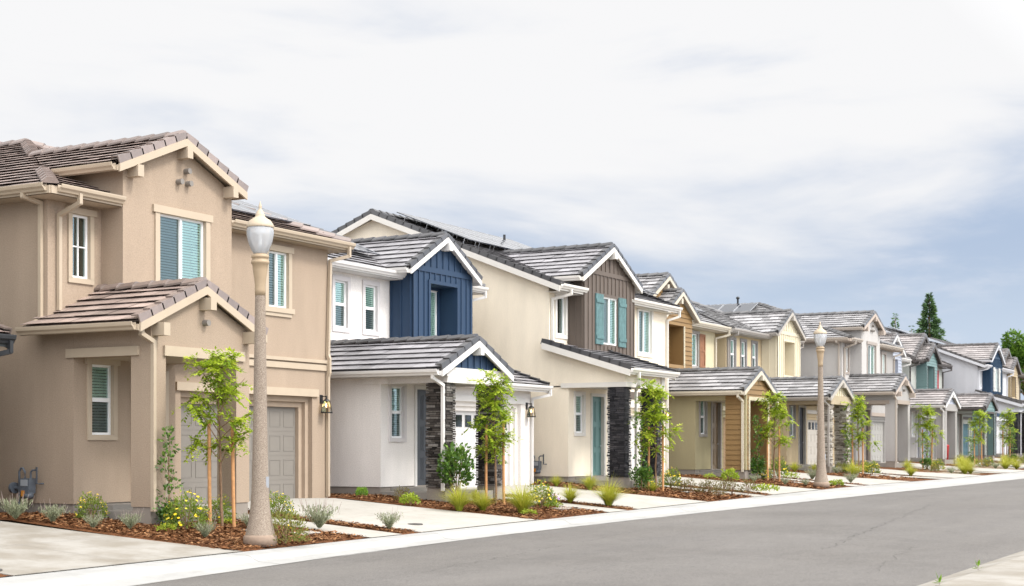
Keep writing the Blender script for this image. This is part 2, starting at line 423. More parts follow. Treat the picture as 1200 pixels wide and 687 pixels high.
def gable_roof(T, X0, X1, xc, ze, zp, yf, yb, C, left_gut=True, right_gut=False, gut_y=None, barge_h=.14, left=None, shift=0):
    """gable roof, ridge along y; tiles into T['roof'], boards into T['barge_board'] etc."""
    L = [(X0, yf, ze), (X0, yb, ze), (xc, yb, zp), (xc, yf, zp)]; Rr = [(xc, yf, zp), (xc, yb, zp), (X1, yb, ze), (X1, yf, ze)]
    roof_plane(T['roof'], left or L, shift); roof_plane(T['roof'], Rr)
    rake_tiles(T['ridge_cap'], (X0, yf, ze), (xc, yf, zp), (0, -1, 0)); rake_tiles(T['ridge_cap'], (X1, yf, ze), (xc, yf, zp), (0, -1, 0))
    ridge_tiles(T['ridge_cap'], (xc, yf + .05, zp), (xc, yb, zp))
    for a in (X0, X1):
        board(T['barge_board'], (a, yf, ze), (xc, yf, zp), (0, -1, 0), .045, barge_h + .02, .02)
        board(T['barge_board'], (a, yf + .002, ze - .045), (a, yb, ze - .045), (-1 if a == X0 else 1, 0, 0), .03, .11)
    for q in (L, Rr): T['soffit'].cut(); T['soffit'].face([(x, y, z - .06) for x, y, z in q])
    gb = yb if gut_y is None else gut_y
    if left_gut: gutter(T['gutter'], (X0 - .03, yf + .05, ze - .02), (X0 - .03, gb, ze - .02), (-1, 0, 0))
    if right_gut: gutter(T['gutter'], (X1 + .03, yf + .05, ze - .02), (X1 + .03, gb, ze - .02), (1, 0, 0))
def corbel(mb, x, yw, z, w=.17, h=.24, d=.3):
    mb.box(x - w / 2, x + w / 2, yw - d, yw + .02, z - h, z)

# ------------------------------------------------------------------ windows, doors and small parts
def window(root, Y, x0, x1, z0, z1, C, style='hung', trim=.115, head=0, sill=0, back=None, blinds=(1, 1), grid=0):
    """opening x0..x1, z0..z1 in a wall at Y; the wall leaves the hole"""
    t = MB(); pr = .04
    if trim:
        t.box(x0 - trim, x0 + .006, Y - pr, Y + .06, z0, z1); t.box(x1 - .006, x1 + trim, Y - pr, Y + .06, z0, z1)
        t.box(x0 - trim - head, x1 + trim + head, Y - pr - (.02 if head else 0), Y + .058, z1 - .006, z1 + trim + (.02 if head else 0))
        t.box(x0 - trim - sill, x1 + trim + sill, Y - pr - (.03 if sill else 0), Y + .058, z0 - trim, z0 + .006)
        if sill: t.box(x0 - trim, x1 + trim, Y - pr, Y + .06, z0 - trim - .09, z0 - trim - .002)
    else:
        t.box(x0, x1, Y + .02, Y + .06, z1 - .02, z1)
    w = t.build('window', C['wtrim'], root)
    f = MB(); yf = Y + .05; yb = Y + .11; b = .055
    f.box(x0, x0 + b, yf, yb, z0, z1); f.box(x1 - b, x1, yf, yb, z0, z1); f.box(x0 + b, x1 - b, yf, yb, z1 - b, z1); f.box(x0 + b, x1 - b, yf, yb, z0, z0 + b)
    zm = (z0 + z1) / 2; xm = (x0 + x1) / 2
    A = (x0 + b, x1 - b, zm, z1 - b); B = (x0 + b, x1 - b, z0 + b, zm)
    if style == 'hung': f.box(x0 + b, x1 - b, yf - .012, yb, zm - .04, zm + .04)
    elif style == 'slide':
        f.box(xm - .035, xm + .035, yf - .012, yb, z0 + b, z1 - b); A = (xm, x1 - b, z0 + b, z1 - b); B = (x0 + b, xm, z0 + b, z1 - b)
    if grid:
        f.box(xm - .012, xm + .012, yf + .01, yb, z0 + b, z1 - b); f.box(x0 + b, x1 - b, yf + .01, yb, zm - .012, zm + .012)
    f.build('frame', M_VINYL, w)
    for q, m in ((A, M_GLASS), (B, M_GLASS2)):
        if style == 'single' and q is B: continue
        if style == 'single': q = (x0 + b, x1 - b, z0 + b, z1 - b)
        p = MB(); p.face([(q[0], Y + .085, q[2]), (q[1], Y + .085, q[2]), (q[1], Y + .085, q[3]), (q[0], Y + .085, q[3])]); p.build('pane', m, w)
    s = MB()
    for (a0, a1, c0, c1), on in ((A, blinds[0]), (B, blinds[1])):
        if not on: continue
        z = c0 + .02
        while z < c1:
            s.face([(a0, Y + .096, z), (a1, Y + .096, z), (a1, Y + .112, z + .046), (a0, Y + .112, z + .046)]); z += .058
    if s.f: s.build('blind', M_BLIND, w)
    i = MB(); d = Y + .5
    i.face([(x0, d, z0), (x1, d, z0), (x1, d, z1), (x0, d, z1)])
    i.face([(x0, Y + .12, z0), (x0, d, z0), (x0, d, z1), (x0, Y + .12, z1)]); i.face([(x1, Y + .12, z0), (x1, d, z0), (x1, d, z1), (x1, Y + .12, z1)])
    i.face([(x0, Y + .12, z1), (x1, Y + .12, z1), (x1, d, z1), (x0, d, z1)]); i.face([(x0, Y + .12, z0), (x1, Y + .12, z0), (x1, d, z0), (x0, d, z0)])
    i.build('window_recess', M_INT, w)
    return (x0, x1, z0, z1)
def shutter(root, Y, x0, x1, z0, z1, mat, style='plank'):
    m = MB()
    if style == 'plank':
        n = 4; w = (x1 - x0) / n
        for k in range(n): m.box(x0 + k * w + .004, x0 + (k + 1) * w - .004, Y - .05, Y - .002, z0, z1)
        for z in (z0 + .18, z1 - .30): m.box(x0 + .01, x1 - .01, Y - .075, Y - .05, z, z + .12)
    else:
        m.box(x0, x0 + .07, Y - .06, Y - .002, z0, z1); m.box(x1 - .07, x1, Y - .06, Y - .002, z0, z1)
        zm = (z0 + z1) / 2
        for a, b in ((z0, z0 + .09), (zm - .045, zm + .045), (z1 - .09, z1)): m.box(x0 + .07, x1 - .07, Y - .06, Y - .002, a, b)
        m.box(x0 + .07, x1 - .07, Y - .035, Y - .002, z0 + .09, zm - .045); m.box(x0 + .07, x1 - .07, Y - .035, Y - .002, zm + .045, z1 - .09)
    return m.build('shutter', mat, root)
def door(root, Y, x0, x1, z0, z1, mat, C):
    d = MB(); D = Y + .1
    d.box(x0, x1, D, D + .045, z0, z1)
    w = x1 - x0
    for a, b in ((.12, .46), (.54, .88)):
        for c, e in ((.06, .30), (.36, .62), (.68, .94)):
            xa, xb = x0 + a * w, x0 + b * w; za, zb = z0 + c * (z1 - z0), z0 + e * (z1 - z0)
            d.box(xa, xb, D - .012, D, za, za + .025); d.box(xa, xb, D - .012, D, zb - .025, zb)
            d.box(xa, xa + .025, D - .012, D, za + .025, zb - .025); d.box(xb - .025, xb, D - .012, D, za + .025, zb - .025)
    o = d.build('door', mat, root)
    h = MB(); hx = x1 - .09
    h.tube([(hx, D - .06, z0 + 1.0), (hx - .11, D - .06, z0 + 1.0)], .011, 6); h.tube([(hx, D, z0 + 1.0), (hx, D - .06, z0 + 1.0)], .013, 6); pass
    h.build('handle', M_ALU, o)
    j = MB(); t = .09
    j.box(x0 - t, x0 + .006, Y - .03, Y + .14, z0, z1); j.box(x1 - .006, x1 + t, Y - .03, Y + .14, z0, z1); j.box(x0 - t, x1 + t, Y - .032, Y + .142, z1 - .006, z1 + t)
    j.build('door_frame', C['dtrim'], root)
def garage_door(root, x0, x1, z0, z1, Y, mat, lites=False):
    d = MB(); nr, nc = 4, 8
    d.box(x0, x1, Y, Y + .05, z0, z1)
    h = (z1 - z0) / nr; w = (x1 - x0) / nc
    d2 = []
    for r in range(nr):
        if r: d.box(x0, x1, Y - .004, Y - .0005, z0 + r * h - .006, z0 + r * h + .006)
        for c in range(nc):
            xa, xb = x0 + c * w + .06, x0 + (c + 1) * w - .06; za, zb = z0 + r * h + .10, z0 + (r + 1) * h - .10
            if lites and r == nr - 1: d2.append((xa, xb, za + .02, zb - .02)); 
            t = .018
            d.box(xa, xb, Y - .008, Y - .001, za, za + t); d.box(xa, xb, Y - .008, Y - .001, zb - t, zb); d.box(xa, xa + t, Y - .008, Y - .001, za + t, zb - t); d.box(xb - t, xb, Y - .008, Y - .001, za + t, zb - t)
    o = d.build('garage_door', mat, root)
    for xa, xb, za, zb in d2:
        p = MB(); p.box(xa + .04, xb - .04, Y - .018, Y - .002, za, zb); p.build('lite', plain('lite_glass', (.012, .014, .016), .08, .6), o)
def lantern(root, x, Y, z):
    l = MB()
    l.box(x - .055, x + .055, Y - .02, Y - .001, z - .02, z + .2)            # wall plate
    l.tube([(x, Y - .02, z + .16), (x, Y - .17, z + .16)], .014, 6); l.tube([(x, Y - .17, z + .18), (x, Y - .17, z + .08)], .016, 6)
    l.lathe([(.0, .10), (.035, .10), (.09, .05), (.09, .035), (.0, .035)], (x, Y - .17, z), 12)
    c = (x, Y - .17)
    for sx in (-1, 1):
        for sy in (-1, 1):
            l.tube([(c[0] + sx * .06, c[1] + sy * .06, z + .04), (c[0] + sx * .095, c[1] + sy * .095, z - .23)], .008, 4)
    l.box(c[0] - .105, c[0] + .105, c[1] - .105, c[1] + .105, z - .255, z - .225)
    o = l.build('lantern', M_BLACK, root)
    gq = MB()
    a = [(c[0] - .088, c[1] - .088, z - .222), (c[0] + .088, c[1] - .088, z - .222), (c[0] + .088, c[1] + .088, z - .222), (c[0] - .088, c[1] + .088, z - .222)]
    b = [(c[0] - .056, c[1] - .056, z + .033), (c[0] + .056, c[1] - .056, z + .033), (c[0] + .056, c[1] + .056, z + .033), (c[0] - .056, c[1] + .056, z + .033)]
    for k in range(4): gq.face([a[k], a[(k + 1) % 4], b[(k + 1) % 4], b[k]])
    gq.build('glass', M_CLEAR, o)
    u = MB(); u.lathe([(0, -.06), (.022, -.045), (.03, -.01), (.02, .03), (.012, .05)], (c[0], c[1], z - .06), 10); u.build('bulb', M_BULB, o)
def stone_pillar(name, root, x0, x1, y0, y1, z0, z1, mat):
    m = MB(); m.box(x0 + .03, x1 - .03, y0 + .03, y1 - .03, z0, z1, (.0, 0))
    z = z0
    while z < z1 - .02:
        h = min(rnd(.03, .085), z1 - z)
        for ax in range(4):
            L0, L1 = (x0, x1) if ax % 2 == 0 else (y0, y1)
            p = L0 - .005
            while p < L1:
                w = min(rnd(.12, .38), L1 + .008 - p)
                if L1 - p - w < .06: w = L1 + .008 - p
                d = rnd(.0, .05); u = (R.random(), 0); gq = .006
                if ax == 0: m.box(p + gq, p + w - gq, y0 - d, y0 + .05, z + gq, z + h - gq, u)
                elif ax == 2: m.box(p + gq, p + w - gq, y1 - .05, y1 + d, z + gq, z + h - gq, u)
                elif ax == 1: m.box(x1 - .05, x1 + d, p + gq, p + w - gq, z + gq, z + h - gq, u)
                else: m.box(x0 - d, x0 + .05, p + gq, p + w - gq, z + gq, z + h - gq, u)
                p += w
        z += h
    return m.build(name, mat, root)
def solar(root, o, ax, up, nx, ny, w=1.0, h=1.65, lift=.2):
    """array of panels: o lower-left corner on the roof, ax along, up the slope"""
    o, ax, up = V(o), V(ax).normalized(), V(up).normalized(); n = ax.cross(up)
    if n.z < 0: n = -n
    for i in range(nx):
        for j in range(ny):
            p = MB(); q = o + ax * (i * (w + .02)) + up * (j * (h + .02)) + n * lift
            a = [q, q + ax * w, q + ax * w + up * h, q + up * h]; p.hexa([v - n * .035 for v in a], a)
            s = p.build('solar_panel', M_SOLAR, root)
            r = MB(); b = .03
            def bar(c, d, e, f): r.hexa([c, d, e, f], [v + n * .006 for v in (c, d, e, f)])
            bar(q, q + ax * w, q + ax * w + up * b, q + up * b); bar(q + up * (h - b), q + ax * w + up * (h - b), q + ax * w + up * h, q + up * h)
            bar(q + up * b, q + ax * b + up * b, q + ax * b + up * (h - b), q + up * (h - b)); bar(q + ax * (w - b) + up * b, q + ax * w + up * b, q + ax * w + up * (h - b), q + ax * (w - b) + up * (h - b))
            for f in (.2, .8):
                for e in (.12, .88): r.tube([q + ax * w * e + up * h * f - n * .036, q + ax * w * e + up * h * f - n * (lift - .02)], .011, 4)
            r.build('rail', M_ALU, s)

# ------------------------------------------------------------------ houses
PARTS = ['roof', 'ridge_cap', 'barge_board', 'soffit', 'gutter', 'downspout', 'wall', 'upper_wall', 'siding', 'corbel', 'trim_band', 'beam', 'pillar', 'foundation', 'porch_slab', 'porch_ceiling', 'vent_pipe', 'wall_vent']
EACH = ('pillar', 'trim_band', 'beam', 'foundation', 'porch_slab', 'corbel', 'wall_vent')
def finish(root, T, C):
    mats = dict(roof=C['roof'], ridge_cap=C['cap'], barge_board=C['trim'], soffit=C['soffit'], gutter=C['gutter'], downspout=C['gutter'], wall=C['wall'], upper_wall=C['upper'], siding=C['siding'], corbel=C['trim'], trim_band=C['band'], beam=C['beam'], pillar=C['pillar'], foundation=M_FOUND, porch_slab=plain('slab_concrete', (.24, .22, .195), .9, .2), porch_ceiling=C['soffit'], vent_pipe=M_BLACK, wall_vent=plain('vent_grey', (.20, .18, .16), .6))
    for k in PARTS:
        if T[k].f:
            for m in T[k].pieces(): m.build(k, mats[k], root)
def common_lower(root, T, C, W=9.0, top=3.0, depth=13.0, yu=.7, gar_top=None, porch_w=2.89, win_z=(1.45, 2.86), door_z=2.72):
    """entry wall, garage wall, foundation, porch slab and the side walls of the ground floor"""
    w = T['wall']; zb = .10
    wx0, wx1 = .45, 1.06
    hw = (wx0, wx1, win_z[0], win_z[1]); hd = (1.68, 2.58, .08, door_z)
    front(w, 0, rect(0, 2.9, zb, top), [hw, hd])
    window(root, 0, *hw, C, 'hung', .1, C.get('head', 0))
    door(root, 0, *hd, C['door'], C)
    hg = (3.62, 8.36, -.16, 2.44)
    gt = gar_top or top
    w.face([(2.9, 0, -.2), (2.9, .5, -.2), (2.9, .5, top), (2.9, 0, top)])
    T['_garage'] = (hg, gt)
    side(w, 0, [(0, zb), (depth, zb), (depth, top), (0, top)])
    side(w, W, [(.5, -.2), (depth, -.2), (depth, top), (.5, top)])
    w.face([(0, depth, -.2), (W, depth, -.2), (W, depth, top), (0, depth, top)])
    f = T['foundation']; f.box(.03, 2.88, .03, 12.9, -.4, zb - .002)
    T['porch_slab'].box(.05, 2.84, -1.9, .028, -.35, -.02); T['porch_slab'].box(.5, 2.6, -.55, .027, -.019, .075)
    # garage jamb steps and door
    j = MB(); x0, x1, z0, z1 = hg
    for k, (ins, ya_, yb_) in enumerate(((.0, .62, .9), (.13, .72, .9))):
        a, b, c = x0 + ins, x1 - ins, z1 - ins * 1.0
        j.box(a, a + .13, ya_, yb_, z0, c); j.box(b - .13, b, ya_, yb_, z0, c); j.box(a + .13, b - .13, ya_, yb_, c - .13, c)
    j.build('garage_frame', C['jamb'], root)
    garage_door(root, x0 + .26, x1 - .26, z0, z1 - .26, .82, C['garage'], C.get('lites', False))
    lantern(root, W - .28, .5, 2.3)
def garage_front(T, C, poly, holes, Y=.5):
    hg, gt = T['_garage']; front(T['wall'], Y, poly, [hg] + list(holes), .12)
def pillars_box(T, front_y=-2.0, top=2.95, w=.41, d=.5, xr=2.48, zb=.08):
    p = T['pillar']
    for x in (0, xr): p.box(x, x + w, front_y, front_y + d, zb, top)
    for x in (0, xr): T['foundation'].box(x + .02, x + w - .02, front_y + .02, front_y + d - .02, -.4, zb - .002)

def house_A(root, C, sol):
    T = {k: MB(k in EACH) for k in PARTS}
    common_lower(root, T, C, 9.0, 3.45, 13, .7)
    # porch
    pillars_box(T, top=2.96)
    b = T['beam']
    b.box(0.0, .41, -1.498, -.002, 2.96, 3.52); b.box(2.48, 2.89, -1.498, .498, 2.96, 3.52)
    front(T['wall'], -2.0, [(0, 2.962), (2.89, 2.962), (2.89, 3.56), (1.445, 4.22), (0, 3.56)])
    T['wall'].face([(0, -2.0, 2.96), (0, -1.5, 2.96), (0, -1.5, 3.52), (0, -2.0, 3.52)]); T['wall'].face([(2.89, -2.0, 2.96), (2.89, -1.5, 2.96), (2.89, -1.5, 3.52), (2.89, -2.0, 3.52)])
    T['porch_ceiling'].cut(); T['porch_ceiling'].face([(.0, -1.99, 2.961), (2.88, -1.99, 2.961), (2.88, .49, 2.961), (.0, .49, 2.961)])
    t = T['trim_band']
    t.box(.33, 2.70, -2.055, -2.001, 2.955, 3.15); t.box(-.055, -.001, -1.72, .16, 2.955, 3.13)
    gable_roof(T, -.45, 3.26, 1.405, 3.54, 4.39, -2.13, .95, C, gut_y=.95)
    for x, z in ((.12, 3.56), (1.445, 4.14), (2.77, 3.56)): corbel(T['corbel'], x, -2.0, z)
    T['wall_vent'].tube([(1.5, -1.98, 3.66), (1.5, -2.13, 3.66)], .062, 12)
    # garage and wing, one plane
    hw = (6.62, 7.4, 4.52, 5.86)
    garage_front(T, C, rect(2.9, 9.0, -.16, 6.3), [hw])
    window(root, .5, *hw, C, 'slide', .115, .05, .07)
    t.box(3.45, 8.56, .44, .499, 2.445, 2.63)
    t.box(2.95, 8.94, .45, .499, 3.10, 3.24); t.box(2.95, 8.96, .43, .499, 3.28, 3.36)
    # upper front wall, left
    hu = (.62, 1.12, 4.62, 5.92)
    T['upper_wall'].cut(); front(T['upper_wall'], .7, rect(0, 1.45, 3.0, 6.3), [hu])
    window(root, .7, *hu, C, 'single', .1, .06, blinds=(0, 0), grid=1)
    T['upper_wall'].cut(); side(T['upper_wall'], 0, rect(.7, 13, 3.45, 6.3)); T['upper_wall'].cut(); side(T['upper_wall'], 9.0, rect(.5, 13, 3.45, 6.3))
    # bay
    T['upper_wall'].cut()
    hb = (2.50, 3.96, 4.55, 6.14)
    front(T['upper_wall'], .1, [(1.45, 3.2), (4.85, 3.2), (4.85, 6.92), (3.09, 7.66), (1.45, 6.92)], [hb])
    side(T['upper_wall'], 1.45, rect(.1, 4, 3.2, 6.92)); side(T['upper_wall'], 4.85, rect(.1, 4, 3.2, 6.92))
    window(root, .1, *hb, C, 'slide', .13, .07)
    for x, z in ((1.66, 6.98), (3.15, 7.60), (4.64, 6.98)): corbel(T['corbel'], x, .1, z)
    for x, z in ((3.32, 7.13), (3.08, 6.87), (3.37, 6.87)):
        T['wall_vent'].tube([(x, .12, z), (x, -.04, z)], .062, 12)
    gable_roof(T, 1.10, 5.08, 3.09, 6.9365, 7.792, -.12, 4.40, C, gut_y=1.6, left=[(1.10, -.12, 6.9365), (1.10, 1.98, 6.9365), (3.09, 4.36, 7.792), (3.09, -.12, 7.792)], shift=(1.55 * 1.0885) % CE)
    # hip roof
    e = 6.27; ap = (5.2, 6.9, 8.70); bk = (5.2, 13.4, 8.70)
    Lq = [(-.45, .15, e), (-.45, 13.4, e), bk, ap]; Fq = [(-.45, .15, e), ap, (9.45, .15, e)]; Rq = [(9.45, .15, e), ap, bk, (9.45, 13.4, e)]
    for q in (Lq, Fq, Rq): roof_plane(T['roof'], q)
    soff = T['soffit']; soff.face([(-.45, .15, e - .16), (9.45, .15, e - .16), (9.45, 13.4, e - .16), (-.45, 13.4, e - .16)])
    hp = lambda f: (-.45 + 5.65 * f, .15 + 6.75 * f, e + 2.43 * f)
    ridge_tiles(T['ridge_cap'], (-.45, .15, e), hp(.255)); ridge_tiles(T['ridge_cap'], hp(.655), ap); ridge_tiles(T['ridge_cap'], (9.45, .15, e), ap); ridge_tiles(T['ridge_cap'], ap, bk)
    bb = T['barge_board']
    board(bb, (-.45, .15, e), (-.45, 13.4, e), (-1, 0, 0), .03, .15); board(bb, (-.45, .15, e), (1.449, .15, e), (0, -1, 0), .03, .15); board(bb, (4.851, .15, e), (9.45, .15, e), (0, -1, 0), .03, .15); board(bb, (9.45, .15, e), (9.45, 13.4, e), (1, 0, 0), .03, .17)
    gt = T['gutter']
    gutter(gt, (-.48, .22, e + .02), (-.48, 13.4, e + .02), (-1, 0, 0)); gutter(gt, (-.30, .12, e + .02), (1.44, .12, e + .02), (0, -1, 0)); gutter(gt, (4.86, .12, e + .02), (9.5, .12, e + .02), (0, -1, 0))
    d = T['downspout']
    pipe(d, [(-.50, .84, e - .08), (-.50, .84, e - .17), (-.05, .84, e - .24), (-.05, .84, 3.75), (-.2, .84, 3.66)])
    pipe(d, [(.25, .08, e - .08), (.25, .08, e - .25), (.25, .64, e - .45), (.25, .64, 3.95)])
    pipe(d, [(9.3, .06, e - .08), (9.3, .06, e - .3), (9.02, .44, e - .42), (8.93, .44, 3.5), (8.93, .40, 3.4), (8.93, .40, 3.05), (8.93, .44, 2.95), (8.93, .44, .0)])
    pipe(d, [(-.3, -2.05, 3.45), (-.3, -2.05, 3.33), (.02, -2.05, 3.2), (.02, -2.05, .02)])
    T['vent_pipe'].lathe([(.05, 8.2), (.05, 8.88), (.1, 8.9), (.1, 8.99), (.05, 9.02), (0, 9.04)], (5.1, 8.2, .2), 10)
    if sol == 'front': solar(root, (5.3, 1.35, e + .432), (1, 0, 0), (0, 6.75, 2.43), 4, 2, 1.0, 1.65, .15)
    if sol == 'left': solar(root, (3.2, 6.9, 7.84), (0, 1, 0), (5.65, 0, 2.43), 6, 1, 1.0, 1.9, .22)
    finish(root, T, C)

def lower_BD(root, T, C, lap=False):
    """single-storey roofs of the B and D plans: porch gable and garage lean-to"""
    gable_roof(T, -.45, 3.14, 1.345, 3.06, 3.89, -2.12, 2.84, C, gut_y=2.84)
    e = 3.0; q = [(2.2, .05, e), (9.32, .05, e), (9.32, 2.84, e + 1.0), (2.2, 2.84, e + 1.0)]
    roof_plane(T['roof'], q); T['soffit'].cut(); T['soffit'].face([(x, y, z - .07) for x, y, z in q])
    rake_tiles(T['ridge_cap'], (9.32, .05, e), (9.32, 2.84, e + 1.0), (1, 0, 0)); board(T['barge_board'], (9.32, .05, e), (9.32, 2.84, e + 1.0), (1, 0, 0), .04, .2, .02)
    board(T['barge_board'], (2.95, .05, e - .03), (9.3, .05, e - .03), (0, -1, 0), .03, .15); gutter(T['gutter'], (3.1, .02, e), (9.36, .02, e), (0, -1, 0))
    side(T['wall'], 9.0, [(.5, 2.9), (2.85, 2.9), (2.85, 3.85), (.5, 3.05)])
    d = T['downspout']
    pipe(d, [(9.25, -.06, e - .1), (9.25, -.06, e - .26), (8.97, .44, e - .38), (8.97, .44, .0)])
    pipe(d, [(-.5, -1.9, 2.98), (-.5, -1.9, 2.84), (-.06, -1.92, 2.68), (-.06, -1.92, .05)])
    T['soffit'].cut(); T['soffit'].face([(-.45, -2.1, 2.9), (0, -2.1, 2.9), (0, 2.84, 2.9), (-.45, 2.84, 2.9)])
def upper_hip(T, C, e=6.17, yf=2.4, x0=-.45, x1=9.35, ap=(4.45, 7.6, 8.35), cut=None):
    bk = (ap[0], 13.4, ap[2])
    for q in ([(x0, yf, e), (x0, 13.4, e), bk, ap], [(x0, yf, e), ap, (x1, yf, e)], [(x1, yf, e), ap, bk, (x1, 13.4, e)]): roof_plane(T['roof'], q)
    T['soffit'].cut(); T['soffit'].face([(x0, yf, e - .16), (x1, yf, e - .16), (x1, 13.4, e - .16), (x0, 13.4, e - .16)])
    for p in ((x0, yf, e), (x1, yf, e)): ridge_tiles(T['ridge_cap'], p, ap)
    ridge_tiles(T['ridge_cap'], ap, bk)
    bb = T['barge_board']; gt = T['gutter']
    board(bb, (x0, yf, e), (x0, 13.4, e), (-1, 0, 0), .03, .15); gutter(gt, (x0 - .03, yf + .05, e + .02), (x0 - .03, 13.4, e + .02), (-1, 0, 0))
    board(bb, (x1, yf, e), (x1, 13.4, e), (1, 0, 0), .03, .17)
    segs = [(x0, x1)] if cut is None else [(x0, cut[0]), (cut[1], x1)]
    for a, b in segs:
        if b - a > .1: board(bb, (a, yf, e), (b, yf, e), (0, -1, 0), .03, .15); gutter(gt, (a, yf - .03, e + .02), (b + .05, yf - .03, e + .02), (0, -1, 0))
def upper_shell(T, yu, W=9.0, top=6.25, z0=2.9):
    T['upper_wall'].cut()
    side(T['upper_wall'], 0, rect(yu, 13, z0, top)); T['upper_wall'].cut(); side(T['upper_wall'], W, rect(yu, 13, z0, top))
    T['upper_wall'].cut(); T['upper_wall'].face([(0, 13, z0), (W, 13, z0), (W, 13, top), (0, 13, top)])

def house_B(root, C, sol):
    T = {k: MB(k in EACH) for k in PARTS}
    common_lower(root, T, C, 9.0, 2.98, 13, 2.85, win_z=(1.36, 2.72), door_z=2.68)
    garage_front(T, C, rect(2.9, 9.0, -.16, 3.02), [])
    if C['stone']:
        stone_pillar('pillar', root, .0, .43, -1.96, -1.40, .1, 2.75, C['stone']); stone_pillar('pillar', root, 2.48, 2.93, -1.96, -1.40, .1, 2.75, C['stone'])
        for x in (.0, 2.48): T['foundation'].box(x + .01, x + .43, -1.95, -1.41, -.4, .098)
    else: pillars_box(T, top=2.75)
    b = T['beam']
    b.box(-.03, .35, -2.03, -.002, 2.75, 2.97); b.box(2.55, 2.93, -2.03, .498, 2.75, 2.97); b.box(.352, 2.548, -2.03, -1.65, 2.75, 3.14); b.box(-.028, .35, -2.028, -1.66, 2.972, 3.14); b.box(2.55, 2.928, -2.028, -1.66, 2.972, 3.14)
    T['porch_ceiling'].cut(); T['porch_ceiling'].face([(.0, -1.99, 2.90), (2.9, -1.99, 2.90), (2.9, .49, 2.90), (.0, .49, 2.90)])
    T['wall'].box(-.05, -.001, -.25, .55, 2.74, 2.9)
    # gable face
    P = [(.02, 3.142), (2.83, 3.142), (1.425, 3.78)]
    if C['sid'] == 'lap': lap_front(T['siding'], -1.95, P)
    else:
        front(T['siding'], -1.95, P); battens_front(T['siding'], -1.95, .15, 2.7, 3.145, lambda x: 3.142 + (.6 - abs(x - 1.425) * .44), step=.32)
    corbel(T['corbel'], 1.425, -1.95, 3.70, .17, .2, .26)
    lower_BD(root, T, C)
    T['trim_band'].box(3.45, 8.56, .455, .499, 2.445, 2.62)
    # upper storey
    ws = [(.5, 1.12, 4.46, 5.78), (1.90, 2.52, 4.46, 5.78), (3.36, 3.98, 4.46, 5.78)]
    bx = C.get('bx', 0)
    if bx: ws = [(.6, 1.22, 4.46, 5.78), (6.9, 7.6, 4.46, 5.78)]
    front(T['upper_wall'], 2.85, rect(0, 9.0, 3.0, 6.25), ws)
    for h in ws: window(root, 2.85, *h, C, 'hung', .12, 0)
    upper_shell(T, 2.85, top=6.25)
    # bay with a recessed balcony window
    T['siding'].cut()
    Yb, x0, x1, xc = 2.05, 4.65 + bx, 8.0 + bx, 6.325 + bx
    hb = (5.58 + bx, 7.10 + bx, 4.35, 5.98); S = T['siding']
    P = [(x0, 3.3), (x1, 3.3), (x1, 6.42), (xc, 7.33), (x0, 6.42)]
    if C['sid'] == 'lap': lap_front(S, Yb, P, [hb]); lap_side(S, x0, Yb, 2.85, 3.3, 6.42)
    else:
        front(S, Yb, P, [hb], .001); side(S, x0, rect(Yb, 2.85, 3.3, 6.42)); battens_side(S, x0, Yb + .05, 2.82, 3.3, 6.42)
        top = lambda x: 6.42 + (xc - x0 - abs(x - xc)) * .543 - .02
        battens_front(S, Yb, x0, x1, 3.3, lambda x: min(top(x), 6.30), [(hb[0] - .1, hb[1] + .1, hb[2] - .1, hb[3] + .1)])
        battens_front(S, Yb, x0 + .3, x1 - .3, 6.47, top, step=.33)
        S.box(x0, x1, Yb - .035, Yb - .001, 6.30, 6.46)
        for a in (x0, x1 - .1): S.box(a, a + .1, Yb - .034, Yb - .001, 3.3, 6.42)
    side(S, x1, rect(Yb, 2.85, 3.3, 6.42))
    S.box(hb[0] - .1, hb[0], Yb - .04, Yb - .001, 4.2, hb[3]); S.box(hb[1], hb[1] + .1, Yb - .04, Yb - .001, 4.2, hb[3]); S.box(hb[0] - .1, hb[1] + .1, Yb - .04, Yb - .001, hb[3], hb[3] + .1)
    D = Yb + .6; a, b2, c, d_ = hb
    S.face([(a, Yb, c), (a, D, c), (a, D, d_), (a, Yb, d_)]); S.face([(b2, Yb, c), (b2, D, c), (b2, D, d_), (b2, Yb, d_)]); S.face([(a, Yb, d_), (b2, Yb, d_), (b2, D, d_), (a, D, d_)]); S.face([(a, Yb, c), (b2, Yb, c), (b2, D, c), (a, D, c)])
    hw = (6.25 + bx, 7.0 + bx, 4.45, 5.9)
    if C.get('bay_window', True):
        front(S, D, rect(a, b2, c, d_), [hw]); window(root, D, *hw, C, 'single', 0)
    else: front(S, D, rect(a, b2, c, d_)); C['sid'] == 'lap' or battens_front(S, D, a, b2, c, lambda x: d_)
    gable_roof(T, 4.25 + bx, 8.25 + bx, 6.25 + bx, 6.30, 7.43, 1.86, 6.2, C, gut_y=3.4)
    corbel(T['corbel'], xc, Yb, 7.25, .2, .24, .3)
    upper_hip(T, C, cut=(4.64 + bx, 8.01 + bx))
    pipe(T['downspout'], [(9.3, 2.32, 6.1), (9.3, 2.32, 5.9), (8.95, 2.79, 5.75), (8.95, 2.79, 4.1)])
    pipe(T['downspout'], [(.1, 2.32, 6.1), (.1, 2.32, 5.95), (.1, 2.79, 5.8), (.1, 2.79, 4.0)])
    if sol: solar(root, (.9, 3.5, 6.63), (1, 0, 0), (0, 5.2, 2.18), 4, 1, 1.0, 1.65, .25)
    finish(root, T, C)

